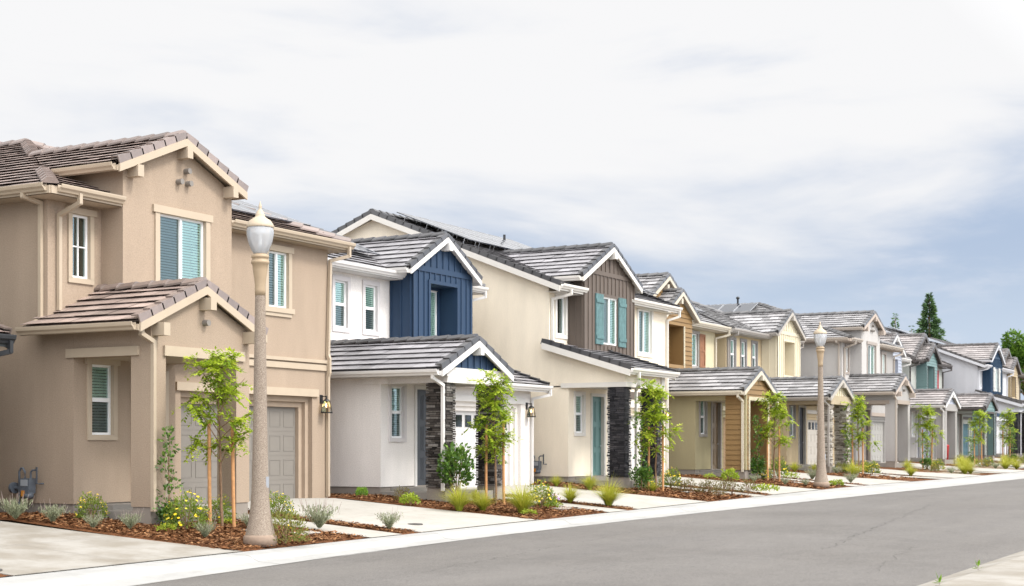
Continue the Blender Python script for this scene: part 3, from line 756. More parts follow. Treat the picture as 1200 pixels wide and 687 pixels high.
def house_C(root, C, sol):
    T = {k: MB(k in EACH) for k in PARTS}
    common_lower(root, T, C, 9.0, 3.0, 13, .7, win_z=(1.5, 2.74), door_z=2.72)
    stone_pillar('pillar', root, .0, .43, -1.96, -1.40, .1, 2.96, C['stone']); stone_pillar('pillar', root, 2.48, 2.93, -1.96, -1.40, .1, 2.96, C['stone'])
    for x in (.0, 2.48): T['foundation'].box(x + .01, x + .43, -1.95, -1.41, -.4, .098)
    # solid side wall over the porch opening, under the lean-to roof
    w = T['wall']
    side(w, 0, [(-2.0, 2.96), (.7, 2.96), (.7, 4.2), (-2.0, 3.38)]); front(w, -2.0, rect(0, 2.9, 2.96, 3.5)); side(w, 2.9, [(-2.0, 2.96), (.5, 2.96), (.5, 4.15), (-2.0, 3.38)])
    T['porch_ceiling'].cut(); T['porch_ceiling'].face([(.01, -1.99, 2.961), (2.89, -1.99, 2.961), (2.89, .49, 2.961), (.01, .49, 2.961)])
    t = T['trim_band']
    t.box(-.06, -.001, -2.06, .25, 2.93, 3.08); t.box(.0, 2.96, -2.06, -2.001, 2.93, 3.08); t.box(2.72, 2.96, -2.055, -2.001, 3.082, 3.5)
    e = 3.47; q = [(-.3, -2.3, e), (3.25, -2.3, e), (3.25, .68, e + .9), (-.3, .68, e + .9)]
    roof_plane(T['roof'], q); T['soffit'].cut(); T['soffit'].face([(x, y, z - .07) for x, y, z in q])
    rake_tiles(T['ridge_cap'], (-.3, -2.3, e), (-.3, .8, e + .936), (-1, 0, 0)); board(T['barge_board'], (-.3, -2.3, e), (-.3, .8, e + .936), (-1, 0, 0), .045, .2, .02)
    rake_tiles(T['ridge_cap'], (3.25, -2.3, e), (3.25, .68, e + .9), (1, 0, 0)); board(T['barge_board'], (3.25, -2.3, e), (3.25, .68, e + .9), (1, 0, 0), .045, .2, .02)
    board(T['barge_board'], (-.3, -2.3, e - .02), (3.25, -2.3, e - .02), (0, -1, 0), .03, .15); gutter(T['gutter'], (-.32, -2.33, e + .01), (3.3, -2.33, e + .01), (0, -1, 0))
    pipe(T['downspout'], [(.14, -2.4, e - .1), (.14, -2.4, e - .45), (.66, -2.06, 2.85), (.66, -2.06, .02)])
    # garage / upper right wall
    hr = (6.45, 7.6, 4.42, 6.0)
    garage_front(T, C, rect(2.9, 9.0, -.16, 6.3), [hr]); window(root, .5, *hr, C, 'slide', .12, 0)
    t.box(3.45, 8.56, .455, .499, 2.445, 2.62)
    S = T['siding']
    S.box(2.95, 8.9, .452, .4985, 2.75, 3.0)
    # upper left
    hu = (.5, 1.12, 4.7, 5.95)
    front(T['upper_wall'], .7, rect(0, 1.30, 3.6, 6.3), [hu]); window(root, .7, *hu, C, 'single', .12, 0, blinds=(0, 0))
    # main gable with its ridge along the street
    e2, zr, yr = 6.2, 9.02, 7.4
    T['upper_wall'].cut(); side(T['upper_wall'], 0, [(.7, 3.0), (13, 3.0), (13, 6.9), (yr, zr - .12), (.7, 6.32)])
    T['upper_wall'].cut(); side(T['upper_wall'], 9.0, [(.5, 3.0), (13, 3.0), (13, 6.9), (yr, zr - .12), (.5, 6.25)])
    F = [(-.3, .15, e2), (9.35, .15, e2), (9.35, yr, zr), (-.3, yr, zr)]; B = [(-.3, 14.2, e2 + .13), (9.35, 14.2, e2 + .13), (9.35, yr, zr), (-.3, yr, zr)]
    for q in (F, B):
        roof_plane(T['roof'], q); T['soffit'].cut(); T['soffit'].face([(x, y, z - .07) for x, y, z in q])
    for x, o in ((-.3, -1), (9.35, 1)):
        for p in ((x, .15, e2), (x, 14.2, e2 + .13)):
            rake_tiles(T['ridge_cap'], p, (x, yr, zr), (o, 0, 0)); board(T['barge_board'], p, (x, yr, zr), (o, 0, 0), .045, .19, .02)
    ridge_tiles(T['ridge_cap'], (-.3, yr, zr), (9.35, yr, zr))
    for a, b in ((-.3, 1.44), (5.06, 9.35)):
        board(T['barge_board'], (a, .15, e2 - .02), (b, .15, e2 - .02), (0, -1, 0), .03, .15); gutter(T['gutter'], (a, .12, e2 + .02), (b + .03, .12, e2 + .02), (0, -1, 0))
    T['soffit'].cut(); T['soffit'].face([(-.3, .15, e2 - .19), (9.35, .15, e2 - .19), (9.35, .7, e2 - .19), (-.3, .7, e2 - .19)])
    pipe(T['downspout'], [(.3, .06, 6.1), (.3, .06, 5.95), (.12, .64, 5.8), (.12, .64, 4.3)]); pipe(T['downspout'], [(9.2, .06, 6.1), (9.2, .06, 5.9), (8.94, .44, 5.75), (8.94, .44, .0)])
    # bay
    x0, x1, xc, Yb = 1.30, 5.22, 3.22, .1
    T['siding'].cut()
    hb = (2.72, 3.88, 4.5, 6.1)
    P = [(x0, 3.4), (x1, 3.4), (x1, 6.72), (xc, 7.68), (x0, 6.72)]
    front(S, Yb, P, [hb]); side(S, x0, rect(Yb, 2.5, 3.4, 6.7)); side(S, x1, rect(Yb, 2.5, 3.4, 6.7)); battens_side(S, x0, Yb + .05, .68, 3.4, 6.7)
    top = lambda x: 6.72 + (xc - x0 - abs(x - xc)) * .533 - .02
    hh = [(hb[0] - .62, hb[1] + .62, hb[2] - .05, hb[3] + .1)]
    battens_front(S, Yb, x0, x1, 3.4, lambda x: min(top(x), 6.78), hh); battens_front(S, Yb, x0 + .3, x1 - .3, 6.93, top, step=.34)
    S.box(x0 + .06, x1 - .06, Yb - .035, Yb - .001, 6.78, 6.92)
    window(root, Yb, *hb, C, 'slide', 0)
    shutter(root, Yb, hb[0] - .6, hb[0] - .03, hb[2] - .03, hb[3] + .05, C['shutter']); shutter(root, Yb, hb[1] + .03, hb[1] + .6, hb[2] - .03, hb[3] + .05, C['shutter'])
    gable_roof(T, .90, 5.50, 3.2, 6.60, 7.80, -.06, 4.3, C, gut_y=1.2)
    corbel(T['corbel'], xc, Yb, 7.62, .2, .24, .28)
    if sol:
        solar(root, (1.0, 4.32, e2 + .389 * 4.17), (1, 0, 0), (0, 7.25, 2.82), 8, 2, 1.0, 1.6, .27)
        solar(root, (6.1, 1.0, e2 + .389 * .85), (1, 0, 0), (0, 7.25, 2.82), 3, 2, 1.0, 1.6, .27)
    T['vent_pipe'].tube([(7.5, 6.6, 8.6), (7.5, 6.6, 9.2)], .05, 8)
    finish(root, T, C)

def house_D(root, C, sol):
    T = {k: MB(k in EACH) for k in PARTS}
    common_lower(root, T, C, 9.0, 2.98, 13, 2.75, win_z=(1.45, 2.8), door_z=2.74)
    garage_front(T, C, rect(2.9, 9.0, -.16, 3.02), [])
    S = T['siding']
    # porch front clad in lap siding, with trimmed opening
    hp = (.42, 2.42, -.3, 2.72)
    P = [(0, .1), (2.85, .1), (2.85, 3.14), (1.425, 3.78), (0, 3.14)]
    lap_front(S, -2.0, P, [hp]); lap_side(S, 0, -2.0, -1.22, .1, 2.9)
    side(S, 2.85, rect(-2.0, -1.22, .1, 2.9))
    front(S, -1.22, rect(0, 2.85, .1, 2.9), [(.42, 2.42, -.3, 2.72)], .0)
    for x in (.42, 2.42): S.face([(x, -2.0, .1), (x, -1.22, .1), (x, -1.22, 2.72), (x, -2.0, 2.72)])
    T['beam'].box(.0, .3, -1.218, -.002, 2.72, 2.98); T['beam'].box(2.5, 2.85, -1.218, .498, 2.72, 2.98)
    T['porch_ceiling'].cut(); T['porch_ceiling'].face([(.0, -1.99, 2.722), (2.85, -1.99, 2.722), (2.85, .49, 2.722), (.0, .49, 2.722)])
    t = T['trim_band']
    for a, b, c, d in ((.30, .42, .1, 2.72), (2.42, 2.54, .1, 2.72), (.30, 2.54, 2.722, 2.86)): t.box(a, b, -2.05, -2.001, c, d)
    T['beam'].box(-.03, .1, -2.045, -1.96, .1, 3.08)
    T['foundation'].box(.02, .5, -1.98, -1.24, -.4, .098); T['foundation'].box(2.36, 2.83, -1.98, -1.24, -.4, .098)
    corbel(T['corbel'], 1.425, -2.0, 3.70, .17, .2, .22)
    lower_BD(root, T, C)
    t.box(3.45, 8.56, .455, .499, 2.445, 2.62)
    # upper storey
    yu = 2.75
    hw = (6.2, 6.98, 4.42, 5.82)
    front(T['upper_wall'], yu, rect(0, 9.0, 3.0, 6.3), [hw]); window(root, yu, *hw, C, 'single', .1, .03)
    shutter(root, yu, 7.1, 7.75, 4.4, 5.84, C['shutter'], 'panel')
    x0, x1, xc, Yb = 1.9, 4.75, 3.3, 2.1
    T['siding'].cut()
    hb = (2.18, 3.86, 4.3, 5.9)
    P = [(x0, 3.4), (x1, 3.4), (x1, 6.30), (xc, 7.10), (x0, 6.30)]
    lap_front(S, Yb, P, [hb]); lap_side(S, x0, Yb, yu, 3.4, 6.3); side(S, x1, rect(Yb, yu, 3.4, 6.3))
    D = Yb + .62; a, b, c, d = hb
    for x in (a, b): S.face([(x, Yb, c), (x, D, c), (x, D, d), (x, Yb, d)])
    S.face([(a, Yb, d), (b, Yb, d), (b, D, d), (a, D, d)]); S.face([(a, Yb, c), (b, Yb, c), (b, D, c), (a, D, c)]); lap_front(S, D, rect(a, b, c, d))
    t.box(hb[0] - .08, hb[0], Yb - .04, Yb - .001, 4.2, hb[3]); t.box(hb[1], hb[1] + .08, Yb - .04, Yb - .001, 4.2, hb[3])
    gable_roof(T, x0 - .32, x1 + .32, xc, 6.26, 7.28, 1.9, 5.0, C, gut_y=2.7)
    # upper cross gable behind
    T['siding'].cut()
    P2 = [(.7, 6.3), (5.9, 6.3), (xc, 7.72)]
    lap_front(S, yu, P2)
    gable_roof(T, .35, 6.25, xc, 6.32, 7.95, 2.5, 7.2, C, left_gut=False)
    corbel(T['corbel'], xc, yu, 7.6, .2, .24, .24); corbel(T['corbel'], xc, Yb, 7.0, .18, .22, .2)
    # main roof, ridge along the street
    e, zr, yr = 6.2, 8.75, 7.6
    T['upper_wall'].cut(); side(T['upper_wall'], 0, [(yu, 2.9), (13, 2.9), (13, 6.3), (yr, zr - .12), (yu, 6.3)]); T['upper_wall'].cut(); side(T['upper_wall'], 9, [(yu, 2.9), (13, 2.9), (13, 6.3), (yr, zr - .12), (yu, 6.3)])
    for q in ([(-.3, 2.25, e), (9.3, 2.25, e), (9.3, yr, zr), (-.3, yr, zr)], [(-.3, 13.3, e), (9.3, 13.3, e), (9.3, yr, zr), (-.3, yr, zr)]):
        roof_plane(T['roof'], q); T['soffit'].cut(); T['soffit'].face([(x, y, z - .07) for x, y, z in q])
    for x, o in ((-.3, -1), (9.3, 1)):
        for p in ((x, 2.25, e), (x, 13.3, e)):
            rake_tiles(T['ridge_cap'], p, (x, yr, zr), (o, 0, 0)); board(T['barge_board'], p, (x, yr, zr), (o, 0, 0), .045, .22, .02)
    ridge_tiles(T['ridge_cap'], (-.3, yr, zr), (9.3, yr, zr))
    for a, b in ((-.3, x0 - .02), (x1 + .02, 9.3)):
        board(T['barge_board'], (a, 2.25, e - .02), (b, 2.25, e - .02), (0, -1, 0), .03, .15); gutter(T['gutter'], (a, 2.22, e + .02), (b + .03, 2.22, e + .02), (0, -1, 0))
    T['soffit'].cut(); T['soffit'].face([(-.3, 2.25, e - .19), (9.3, 2.25, e - .19), (9.3, yu, e - .19), (-.3, yu, e - .19)])
    pipe(T['downspout'], [(9.2, 2.16, 6.1), (9.2, 2.16, 5.9), (8.94, 2.69, 5.75), (8.94, 2.69, 4.0)]); pipe(T['downspout'], [(.25, 2.16, 6.1), (.25, 2.16, 5.9), (.15, 2.69, 5.75), (.15, 2.69, 4.0)])
    if sol: solar(root, (5.6, 3.2, e + .477 * .95), (1, 0, 0), (0, 5.35, 2.55), 3, 2, 1.0, 1.65, .3)
    finish(root, T, C)

def cfg(wall, trim, roof, siding=None, upper=None, door_c=(.2, .2, .2), garage=(.3, .27, .24), gut=None, wtrim=None, beam=None, pillar=None, band=None, stone=None, shutter_c=(.1, .3, .3), sid='batten', capk=.3, dtrim=None, jamb=None, **kw):
    siding = siding or wall; tr = plain('painted_trim', trim, .6, .35, var=.03)
    d = dict(wall=stucco(wall), upper=stucco(upper or wall), trim=tr, soffit=plain('soffit_paint', sc3(trim, .92), .7, .2), roof=tile_mat(roof), cap=tile_mat(sc3(roof, capk)),  # cap: same tile in a darker copy, without the sky sheen painted in
             siding=plain('siding_paint', siding, .6, .35, var=.05, vs=1.5), gutter=plain('gutter_paint', gut or trim, .45, .4, var=.03), wtrim=plain('window_trim', wtrim or trim, .65, .3, var=.03),
             beam=stucco(beam) if beam else stucco(wall), pillar=stucco(pillar or wall), band=plain('band_trim', band or trim, .7, .25, var=.04), jamb=plain('jamb_paint', jamb or wall, .7, .25),
             door=plain('door_paint', door_c, .45, .4), garage=plain('garage_paint', garage, .6, .3, var=.03), dtrim=plain('door_trim', dtrim or trim, .6, .3),
             stone=stone, shutter=plain('shutter_paint', shutter_c, .65, .3, var=.2, vs=8), sid=sid)
    d.update(kw); return d
CHAR = (.26, .25, .26); GREYR = (.29, .28, .28); BROWNR = (.30, .23, .20); MIXR = (.29, .26, .25)  # tile colours raised so they carry the sky's grazing sheen themselves
STONE_BR = uvtone('stacked_stone', [(.014, .012, .011), (.045, .038, .034), (.088, .076, .066), (.20, .185, .17)], .8, .3, 0, .8, 25)
STONE_BK = uvtone('black_stone', [(.008, .008, .010), (.020, .019, .022), (.034, .032, .036), (.055, .05, .052)], .7, .35, 0, .8, 25)
STONE_PL = uvtone('pale_stone', [(.12, .10, .085), (.34, .30, .25), (.50, .46, .40), (.60, .57, .52)], .8, .3, 0, .8, 25)
CREAMT = (.41, .335, .25)
HOUSES = [
 (-1, 0, house_B, 'two-storey house cut off by the left edge, only its dark eave corner showing', cfg((.40, .41, .38), (.05, .055, .055), BROWNR, (.10, .22, .22), gut=(.025, .027, .03), wtrim=(.5, .52, .5), stone=None, sid='lap'), False),
 (0, 0, house_A, 'tan stucco two-storey house with brown tile roofs and a gabled porch, nearest the camera', cfg((.345, .268, .200), CREAMT, BROWNR, door_c=(.16, .12, .09), capk=.6, garage=(.19, .172, .15), gut=(.40, .325, .24), jamb=(.35, .27, .20), head=.06), 'front'),
 (1, 0, house_B, 'white stucco house with a navy blue board-and-batten gable and brown stone porch columns', cfg((.735, .695, .655), (.60, .58, .555), CHAR, (.016, .038, .078), door_c=(.055, .06, .068), garage=(.56, .545, .53), wtrim=(.56, .53, .52), capk=.2, stone=STONE_BR, beam=(.62, .59, .56), lites=True), True),
 (2, 0, house_C, 'cream stucco house with a brown batten gable, teal shutters and black stone columns', cfg((.78, .695, .56), (.60, .57, .52), CHAR, (.105, .082, .066), door_c=(.11, .21, .195), garage=(.56, .54, .51), stone=STONE_BK, capk=.17, shutter_c=(.085, .16, .162), wtrim=(.64, .61, .56)), True),
 (3, 0, house_D, 'olive stucco house with ochre lap siding on its gables and a single brown shutter', cfg((.345, .30, .18), (.47, .42, .34), GREYR, (.205, .122, .045), door_c=(.18, .125, .07), garage=(.2, .13, .07), gut=(.50, .45, .36), wtrim=(.27, .245, .22), dtrim=(.27, .245, .22), shutter_c=(.22, .10, .05), sid='lap', upper=(.52, .46, .31), band=(.50, .45, .33)), True),
 (4, 0, house_B, 'pale yellow house with three narrow upper windows and light stacked-stone porch columns', cfg((.43, .34, .215), (.36, .33, .29), GREYR, (.56, .50, .37), door_c=(.03, .03, .036), garage=(.36, .33, .29), gut=(.30, .275, .25), wtrim=(.22, .205, .195), stone=STONE_PL, beam=(.40, .33, .23), lites=True, bay_window=False, upper=(.52, .42, .27)), False),
 (5, 0, house_A, 'light grey stucco house with brown trim and square grey porch columns', cfg((.34, .325, .31), (.38, .315, .265), GREYR, upper=(.44, .42, .40), door_c=(.09, .07, .06), garage=(.30, .29, .27), gut=(.40, .35, .30), wtrim=(.30, .26, .23), pillar=(.37, .35, .335), band=(.30, .25, .21)), 'left'),
 (6, 0, house_B, 'grey stucco house with white trim and a lavender-grey lap sided porch gable', cfg((.30, .285, .27), (.56, .545, .52), MIXR, (.30, .32, .37), door_c=(.2, .2, .22), garage=(.17, .18, .21), stone=None, sid='lap', beam=(.31, .295, .28), bx=-1.9, bay_window=False), False),
 (7, 0, house_D, 'teal lap sided house with dark brown trim boards and a pinkish tile roof', cfg((.36, .37, .34), (.07, .06, .055), MIXR, (.13, .205, .20), door_c=(.16, .12, .10), garage=(.05, .10, .12), gut=(.085, .075, .07), wtrim=(.5, .48, .45), shutter_c=(.30, .03, .04), sid='lap', dtrim=(.45, .43, .4)), False),
 (8, 0, house_C, 'white house with a dark blue gable, pale shutters and a long lean-to porch roof', cfg((.52, .52, .54), (.52, .52, .54), MIXR, (.010, .033, .068), door_c=(.03, .09, .16), garage=(.5, .5, .5), stone=STONE_BK, shutter_c=(.42, .42, .40), capk=.2), True),
 (9, -1.2, house_D, 'tan lap sided house at the far right edge, half hidden by the navy gabled house', cfg((.42, .36, .26), (.10, .085, .075), MIXR, (.36, .285, .175), garage=(.2, .17, .12), gut=(.1, .09, .08), sid='lap', shutter_c=(.1, .07, .05)), True),
]
for k, dy, fn, lab, C, sol in HOUSES:
    x = XO + k * PITCH
    h = empty('house', (x - (.28 if k < 0 else 0), YO + dy, g(x)));
    if k < 0: h.scale = (1, 1, 1.115)
    tag(h, lab, 'house', 'two-storey houses in a row along the street')
    fn(h, C, sol)

# ------------------------------------------------------------------ ground, street and beds
def sheet(name, mat, rows, dz=0, kind='structure', nx=None, parent=None):
    """rows: list of (x, [y...], [z...])"""
    m = MB()
    for (xa, ya_, za), (xb, yb_, zb) in zip(rows, rows[1:]):
        for i in range(len(ya_) - 1):
            m.face([(xa, ya_[i], za[i]), (xb, yb_[i], zb[i]), (xb, yb_[i + 1], zb[i + 1]), (xa, ya_[i + 1], za[i + 1])])
    return m.build(name, mat, parent, kind)
xs = [-60 + 3 * i for i in range(70)] + [150 + 10 * i for i in range(26)]
# ground sheet to the horizon
GX = [-400, -150, -60] + [i for i in range(-48, 180, 6)] + [220, 300, 500, 900, 1600]
rows = []
for x in GX:
    ys = [-900, -200, -40, yn(x) - 4.2, yn(x) - 4, ya(x) + .1, yk(x) - .3, YK if yk(x) >= YK else yk(x) + .01, 21.7, 40, 100, 400, 1500]
    zs = [g(x) - .6, g(x) - .6, g(x) - .6, g(x) - .6, g(x) - .75, g(x) - .8, g(x) - .75, g(x) - .6, g(x) - .16, g(x) - .16, g(x) - .16, g(x) - .16, g(x) - .16]
    rows.append((x, ys, zs))
sheet('ground', M_SOIL, rows)
ZA = -.685
rows = []
for x in xs:
    a, b = yn(x), ya(x)
    rows.append((x, [a, a + .5, (a + b) / 2, b - .5, b], [g(x) + ZA, g(x) + ZA + .006, g(x) + ZA + .05, g(x) + ZA + .006, g(x) + ZA]))
sheet('road', M_ASPH, rows)
rows = []
for x in xs:
    a, b = ya(x), yk(x); w = b - a
    rows.append((x, [a - .002, a, a + .40 * w, a + .47 * w, a + .56 * w, a + .62 * w, b], [g(x) + ZA - .1, g(x) + ZA + .004, g(x) + ZA + .03, g(x) + ZA + .06, g(x) - .575, g(x) - .562, g(x) - .55]))
sheet('kerb', M_KERB, rows)
rows = []
for x in xs:
    a = yn(x)
    rows.append((x, [a - 3.6, a - 1.1, a - .5, a - .42, a, a + .002], [g(x) - .57, g(x) - .555, g(x) - .56, g(x) - .585, g(x) + ZA + .012, g(x) + ZA - .1]))
sheet('pavement', M_WORN, rows)
# fine cracks and a sealed patch edge in the asphalt
R.seed(21)
ck = MB()
for x0_, y0_, x1_, y1_, w_ in ((26, 8.2, 44, 10.6, .0075), (19, 12.2, 30, 13.4, .006), (48, 6.5, 62, 9.0, .009), (22, 6.2, 27.5, 7.0, .005)):
    n_ = int(math.hypot(x1_ - x0_, y1_ - y0_) / .22); px_, py_ = x0_, y0_
    for i_ in range(1, n_ + 1):
        qx, qy = x0_ + (x1_ - x0_) * i_ / n_ + rnd(-.05, .05), y0_ + (y1_ - y0_) * i_ / n_ + rnd(-.09, .09)
        ww = w_ * rnd(.25, 1); a_, b_ = yn(px_), ya(px_)
        def hz_(x, y):
            a, b = yn(x), ya(x); return g(x) + interp(y, [(a, ZA), (a + .5, ZA + .006), ((a + b) / 2, ZA + .05), (b - .5, ZA + .006), (b, ZA)]) + .004
        ck.face([(px_, py_ - ww, hz_(px_, py_)), (qx, qy - ww, hz_(qx, qy)), (qx, qy + ww, hz_(qx, qy)), (px_, py_ + ww, hz_(px_, py_))]); px_, py_ = qx, qy
ck.build('road_crack', plain('crack_filler', (.062, .058, .055), .9, .1), None, 'structure')
# saw-cut joints across the kerb
def strip(pts, w, mat, name, dz=.004):
    m = MB()
    for (xa, ya_), (xb, yb_) in zip(pts, pts[1:]):
        d = V((xb - xa, yb_ - ya_, 0)).normalized(); o = V((-d.y, d.x, 0)) * w / 2
        m.face([(xa - o.x, ya_ - o.y, zs_(xa, ya_) + dz), (xa + o.x, ya_ + o.y, zs_(xa, ya_) + dz), (xb + o.x, yb_ + o.y, zs_(xb, yb_) + dz), (xb - o.x, yb_ - o.y, zs_(xb, yb_) + dz)])
    return m
def zs_(x, y):                                # height of the finished surface
    a, b = ya(x), yk(x)
    if y < a: return g(x) + ZA
    if y < b:
        w = b - a
        return interp((y - a) / w, [(0, g(x) + ZA + .004), (.4, g(x) + ZA + .03), (.47, g(x) + ZA + .06), (.56, g(x) - .575), (.62, g(x) - .562), (1, g(x) - .55)])
    return zg(x, y) + .022
J = MB()
def add(m2, m):
    b = len(m.v); m.v += m2.v; m.f += [tuple(b + i for i in f) for f in m2.f]; m.u += m2.u; m.sm += m2.sm
for x in (13.5, 19.4, 25.5, 31.0, 37.6, 44, 50.5, 57, 63.5, 70, 77, 84):
    a, b = ya(x), yk(x); add(strip([(x, a + (b - a) * f) for f in (0, .4, .47, .56, .62, 1)], .016, M_LINE, ''), J)
for x in [6 + 1.6 * i for i in range(60)]:
    a, b = ya(x), yk(x); add(strip([(x, a + (b - a) * .62), (x, b)], .006, M_LINE, ''), J)
for fn_ in (ya, yn):
    pts_ = [(x_ * .5, fn_(x_ * .5) + rnd(-.012, .012)) for x_ in range(16, 260)]
    for (xa_, y1_), (xb_, y2_) in zip(pts_, pts_[1:]):
        wd = rnd(.008, .022); J.face([(xa_, y1_ - wd, g(xa_) + ZA + .0075), (xb_, y2_ - wd, g(xb_) + ZA + .0075), (xb_, y2_ + wd * .4, g(xb_) + ZA + .0085), (xa_, y1_ + wd * .4, g(xa_) + ZA + .0085)])
J.build('kerb_joint', M_LINE, None, 'structure')

def lot_pts(k, P, dz=0):
    x0 = XO + k * PITCH
    return [(x0 + X, YO + Y, zg(x0 + X, YO + Y) + dz) for X, Y in P]
for k in range(-2, 11):
    x0 = XO + k * PITCH
    ykl = yk(x0 + 6) - YO if x0 < 50 else None
    def yb(X): return min(yk(x0 + X), YK) - YO
    # driveway: left edge 4.25, right edge flaring towards the street
    L = [(4.25, None), (4.25, -3.0), (4.0, -1.5), (3.6, 0), (3.6, .86)]
    Rr = [(9.22, None), (8.95, -3.6), (8.75, -2.0), (8.6, 0), (8.45, .86)]
    m = MB()
    for i in range(4):
        (a0, b0), (a1, b1) = L[i], L[i + 1]; (c0, d0), (c1, d1) = Rr[i], Rr[i + 1]
        n = 1
        p = [(a0, yb(a0) if b0 is None else b0), (c0, yb(c0) if d0 is None else d0), (c1, d1), (a1, b1)]
        m.face(lot_pts(k, p, .012))
    # edge skirt so that the slab has a thickness
    for E in (L, Rr):
        for (a0, b0), (a1, b1) in zip(E, E[1:]):
            q = lot_pts(k, [(a0, yb(a0) if b0 is None else b0), (a1, b1)], .012)
            m.face([q[0], q[1], (q[1][0], q[1][1], q[1][2] - .12), (q[0][0], q[0][1], q[0][2] - .12)])
    m.build('driveway', M_WORN if k == -1 else M_CONC, None, 'structure')
    # joints
    jn = MB()
    def js(pts):
        for p, q in zip(pts, pts[1:]):
            d = V((q[0] - p[0], q[1] - p[1], 0))* 1; d = d.normalized() * .004
            A = lot_pts(k, [(p[0] + d.y, p[1] - d.x), (p[0] - d.y, p[1] + d.x), (q[0] - d.y, q[1] + d.x), (q[0] + d.y, q[1] - d.x)], .016); jn.face(A)
    js([(6.6, yb(6.6) + .05), (6.6, -3), (6.3, .8)]); js([(4.3, -2.9), (8.85, -2.9)]); js([(4.3, yb(6) + .02), (9.15, yb(6) + .02)])
    jn.build('driveway_joint', M_LINE, None, 'structure')
    # entry path
    pm = MB(); pp = [(2.42, None, 3.52), (2.42, -4.2, 3.52), (2.6, -2.6, 3.52), (2.98, -2.1, 3.52), (2.98, .48, 3.55)]
    for (a, b, c), (d, e, f) in zip(pp, pp[1:]):
        pm.face(lot_pts(k, [(a, yb(a) if b is None else b), (c, yb(c) if b is None else b), (f, e), (d, e)], .012))
    pm.build('path', M_CONC, None, 'structure')
    # mulch beds: main bed (from the neighbour's drive to the path) and the narrow strip
    for (xa, xb, ya0, yb0) in ((-1.65, 2.45, None, .9), (3.5, 4.3, None, .2), (-2.1, 0.1, .9, 4)):
        st = .13 if k <= 2 else .3
        mm = MB(); nx = max(2, int((xb - xa) / st)); lo = -5.4 if ya0 is None else ya0; ny = max(2, int((yb0 - lo) / st))
        if ya0 is None: lo = None
        vs = []
        for i in range(nx + 1):
            X = xa + (xb - xa) * i / nx; y0 = (yb(X) + .005) if lo is None else lo
            for j in range(ny + 1):
                Y = y0 + (yb0 - y0) * j / ny; ed = min(1, min(i, nx - i, j + 1, ny - j) / 2)
                x, y, z = lot_pts(k, [(X, Y)])[0]
                vs.append((x, y, z + (.012 + rnd(-.022, .03)) * ed - .004 * (1 - ed)))
        mm.mesh(vs, [(i * (ny + 1) + j, (i + 1) * (ny + 1) + j, (i + 1) * (ny + 1) + j + 1, i * (ny + 1) + j + 1) for i in range(nx) for j in range(ny)], smooth=True)
        mm.build('mulch', M_MULCH, None, 'structure')
# loose bark chips
ch = MB()
def in_bed(k):
    if R.random() < .87: return rnd(-1.5, 2.35), rnd(-5.28, .0 if False else -.02)
    return rnd(3.58, 4.18), rnd(-5.25, -.4)
for k, cnt in ((0, 15000), (1, 11000), (2, 6500), (3, 3000), (4, 1500)):
    for _ in range(cnt):
        X, Y = in_bed(k)
        if 0 < X < 2.9 and Y > -2.05: continue
        if X < 0 and R.random() < .2: Y = rnd(-.2, 1.5)
        x, y, z = lot_pts(k, [(X, Y)], .028)[0]
        a = rnd(0, 2 * PI); l = rnd(.014, .048) * (1 if k < 2 else 1.5); w = l * rnd(.25, .55); t = rnd(-.35, .35); c, s = math.cos(a), math.sin(a); u = ruv()
        d = V((c * l, s * l, t * l)); o = V((-s * w, c * w, rnd(-.4, .4) * w)); p = V((x, y, z + rnd(0, .022)))
        ch.face([p - d - o * .7, p + d * .9 - o, p + d + o * .8, p - d * .8 + o], u)
tag(ch.build('bark_chips', M_CHIP, None, 'stuff'), 'loose reddish brown bark chips covering the planting beds', 'bark mulch')
# stepping pads and covers
SHORT = {-1: 'the left edge house', 0: 'the tan house', 1: 'the navy gabled white house', 2: 'the teal shuttered house', 3: 'the olive house', 4: 'the pale yellow house', 5: 'the light grey house', 6: 'the lavender gabled house', 7: 'the teal house', 8: 'the dark blue gabled house', 9: 'the last tan house'}
for k in range(0, 6):
    for n, (X, Y, w, d) in enumerate(((1.7, -4.35, .62, .3), (1.15, -3.6, .5, .3))):
        m = MB(); p = lot_pts(k, [(X - w / 2, Y - d / 2), (X + w / 2, Y - d / 2), (X + w / 2, Y + d / 2), (X - w / 2, Y + d / 2)])
        m.hexa([(x, y, z - .03) for x, y, z in p], [(x, y, z + .045) for x, y, z in p])
        o = m.build('stepping_slab', M_CONC); tag(o, f"pale slab set in bark {'nearer' if n == 0 else 'further from'} the kerb before {SHORT[k]}", 'paving slab', 'concrete slabs in the planting beds')
for x, y, lab in ((14.95, 16.9, 'dark round utility lid in the stained driveway at the left edge'), (26.6, 17.25, 'small dark utility lid in the white driveway beside the low grey tuft')):
    m = MB(); z = zg(x, y) + .036; z -= .018; m.lathe([(0, .012), (.15, .012), (.165, .004), (.165, -.02)], (x, y, z), 20); m.lathe([(.06, .016), (.02, .016), (0, .016)], (x, y, z), 12)
    tag(m.build('utility_lid', plain('cast_iron', (.06, .055, .05), .7)), lab, 'utility lid')

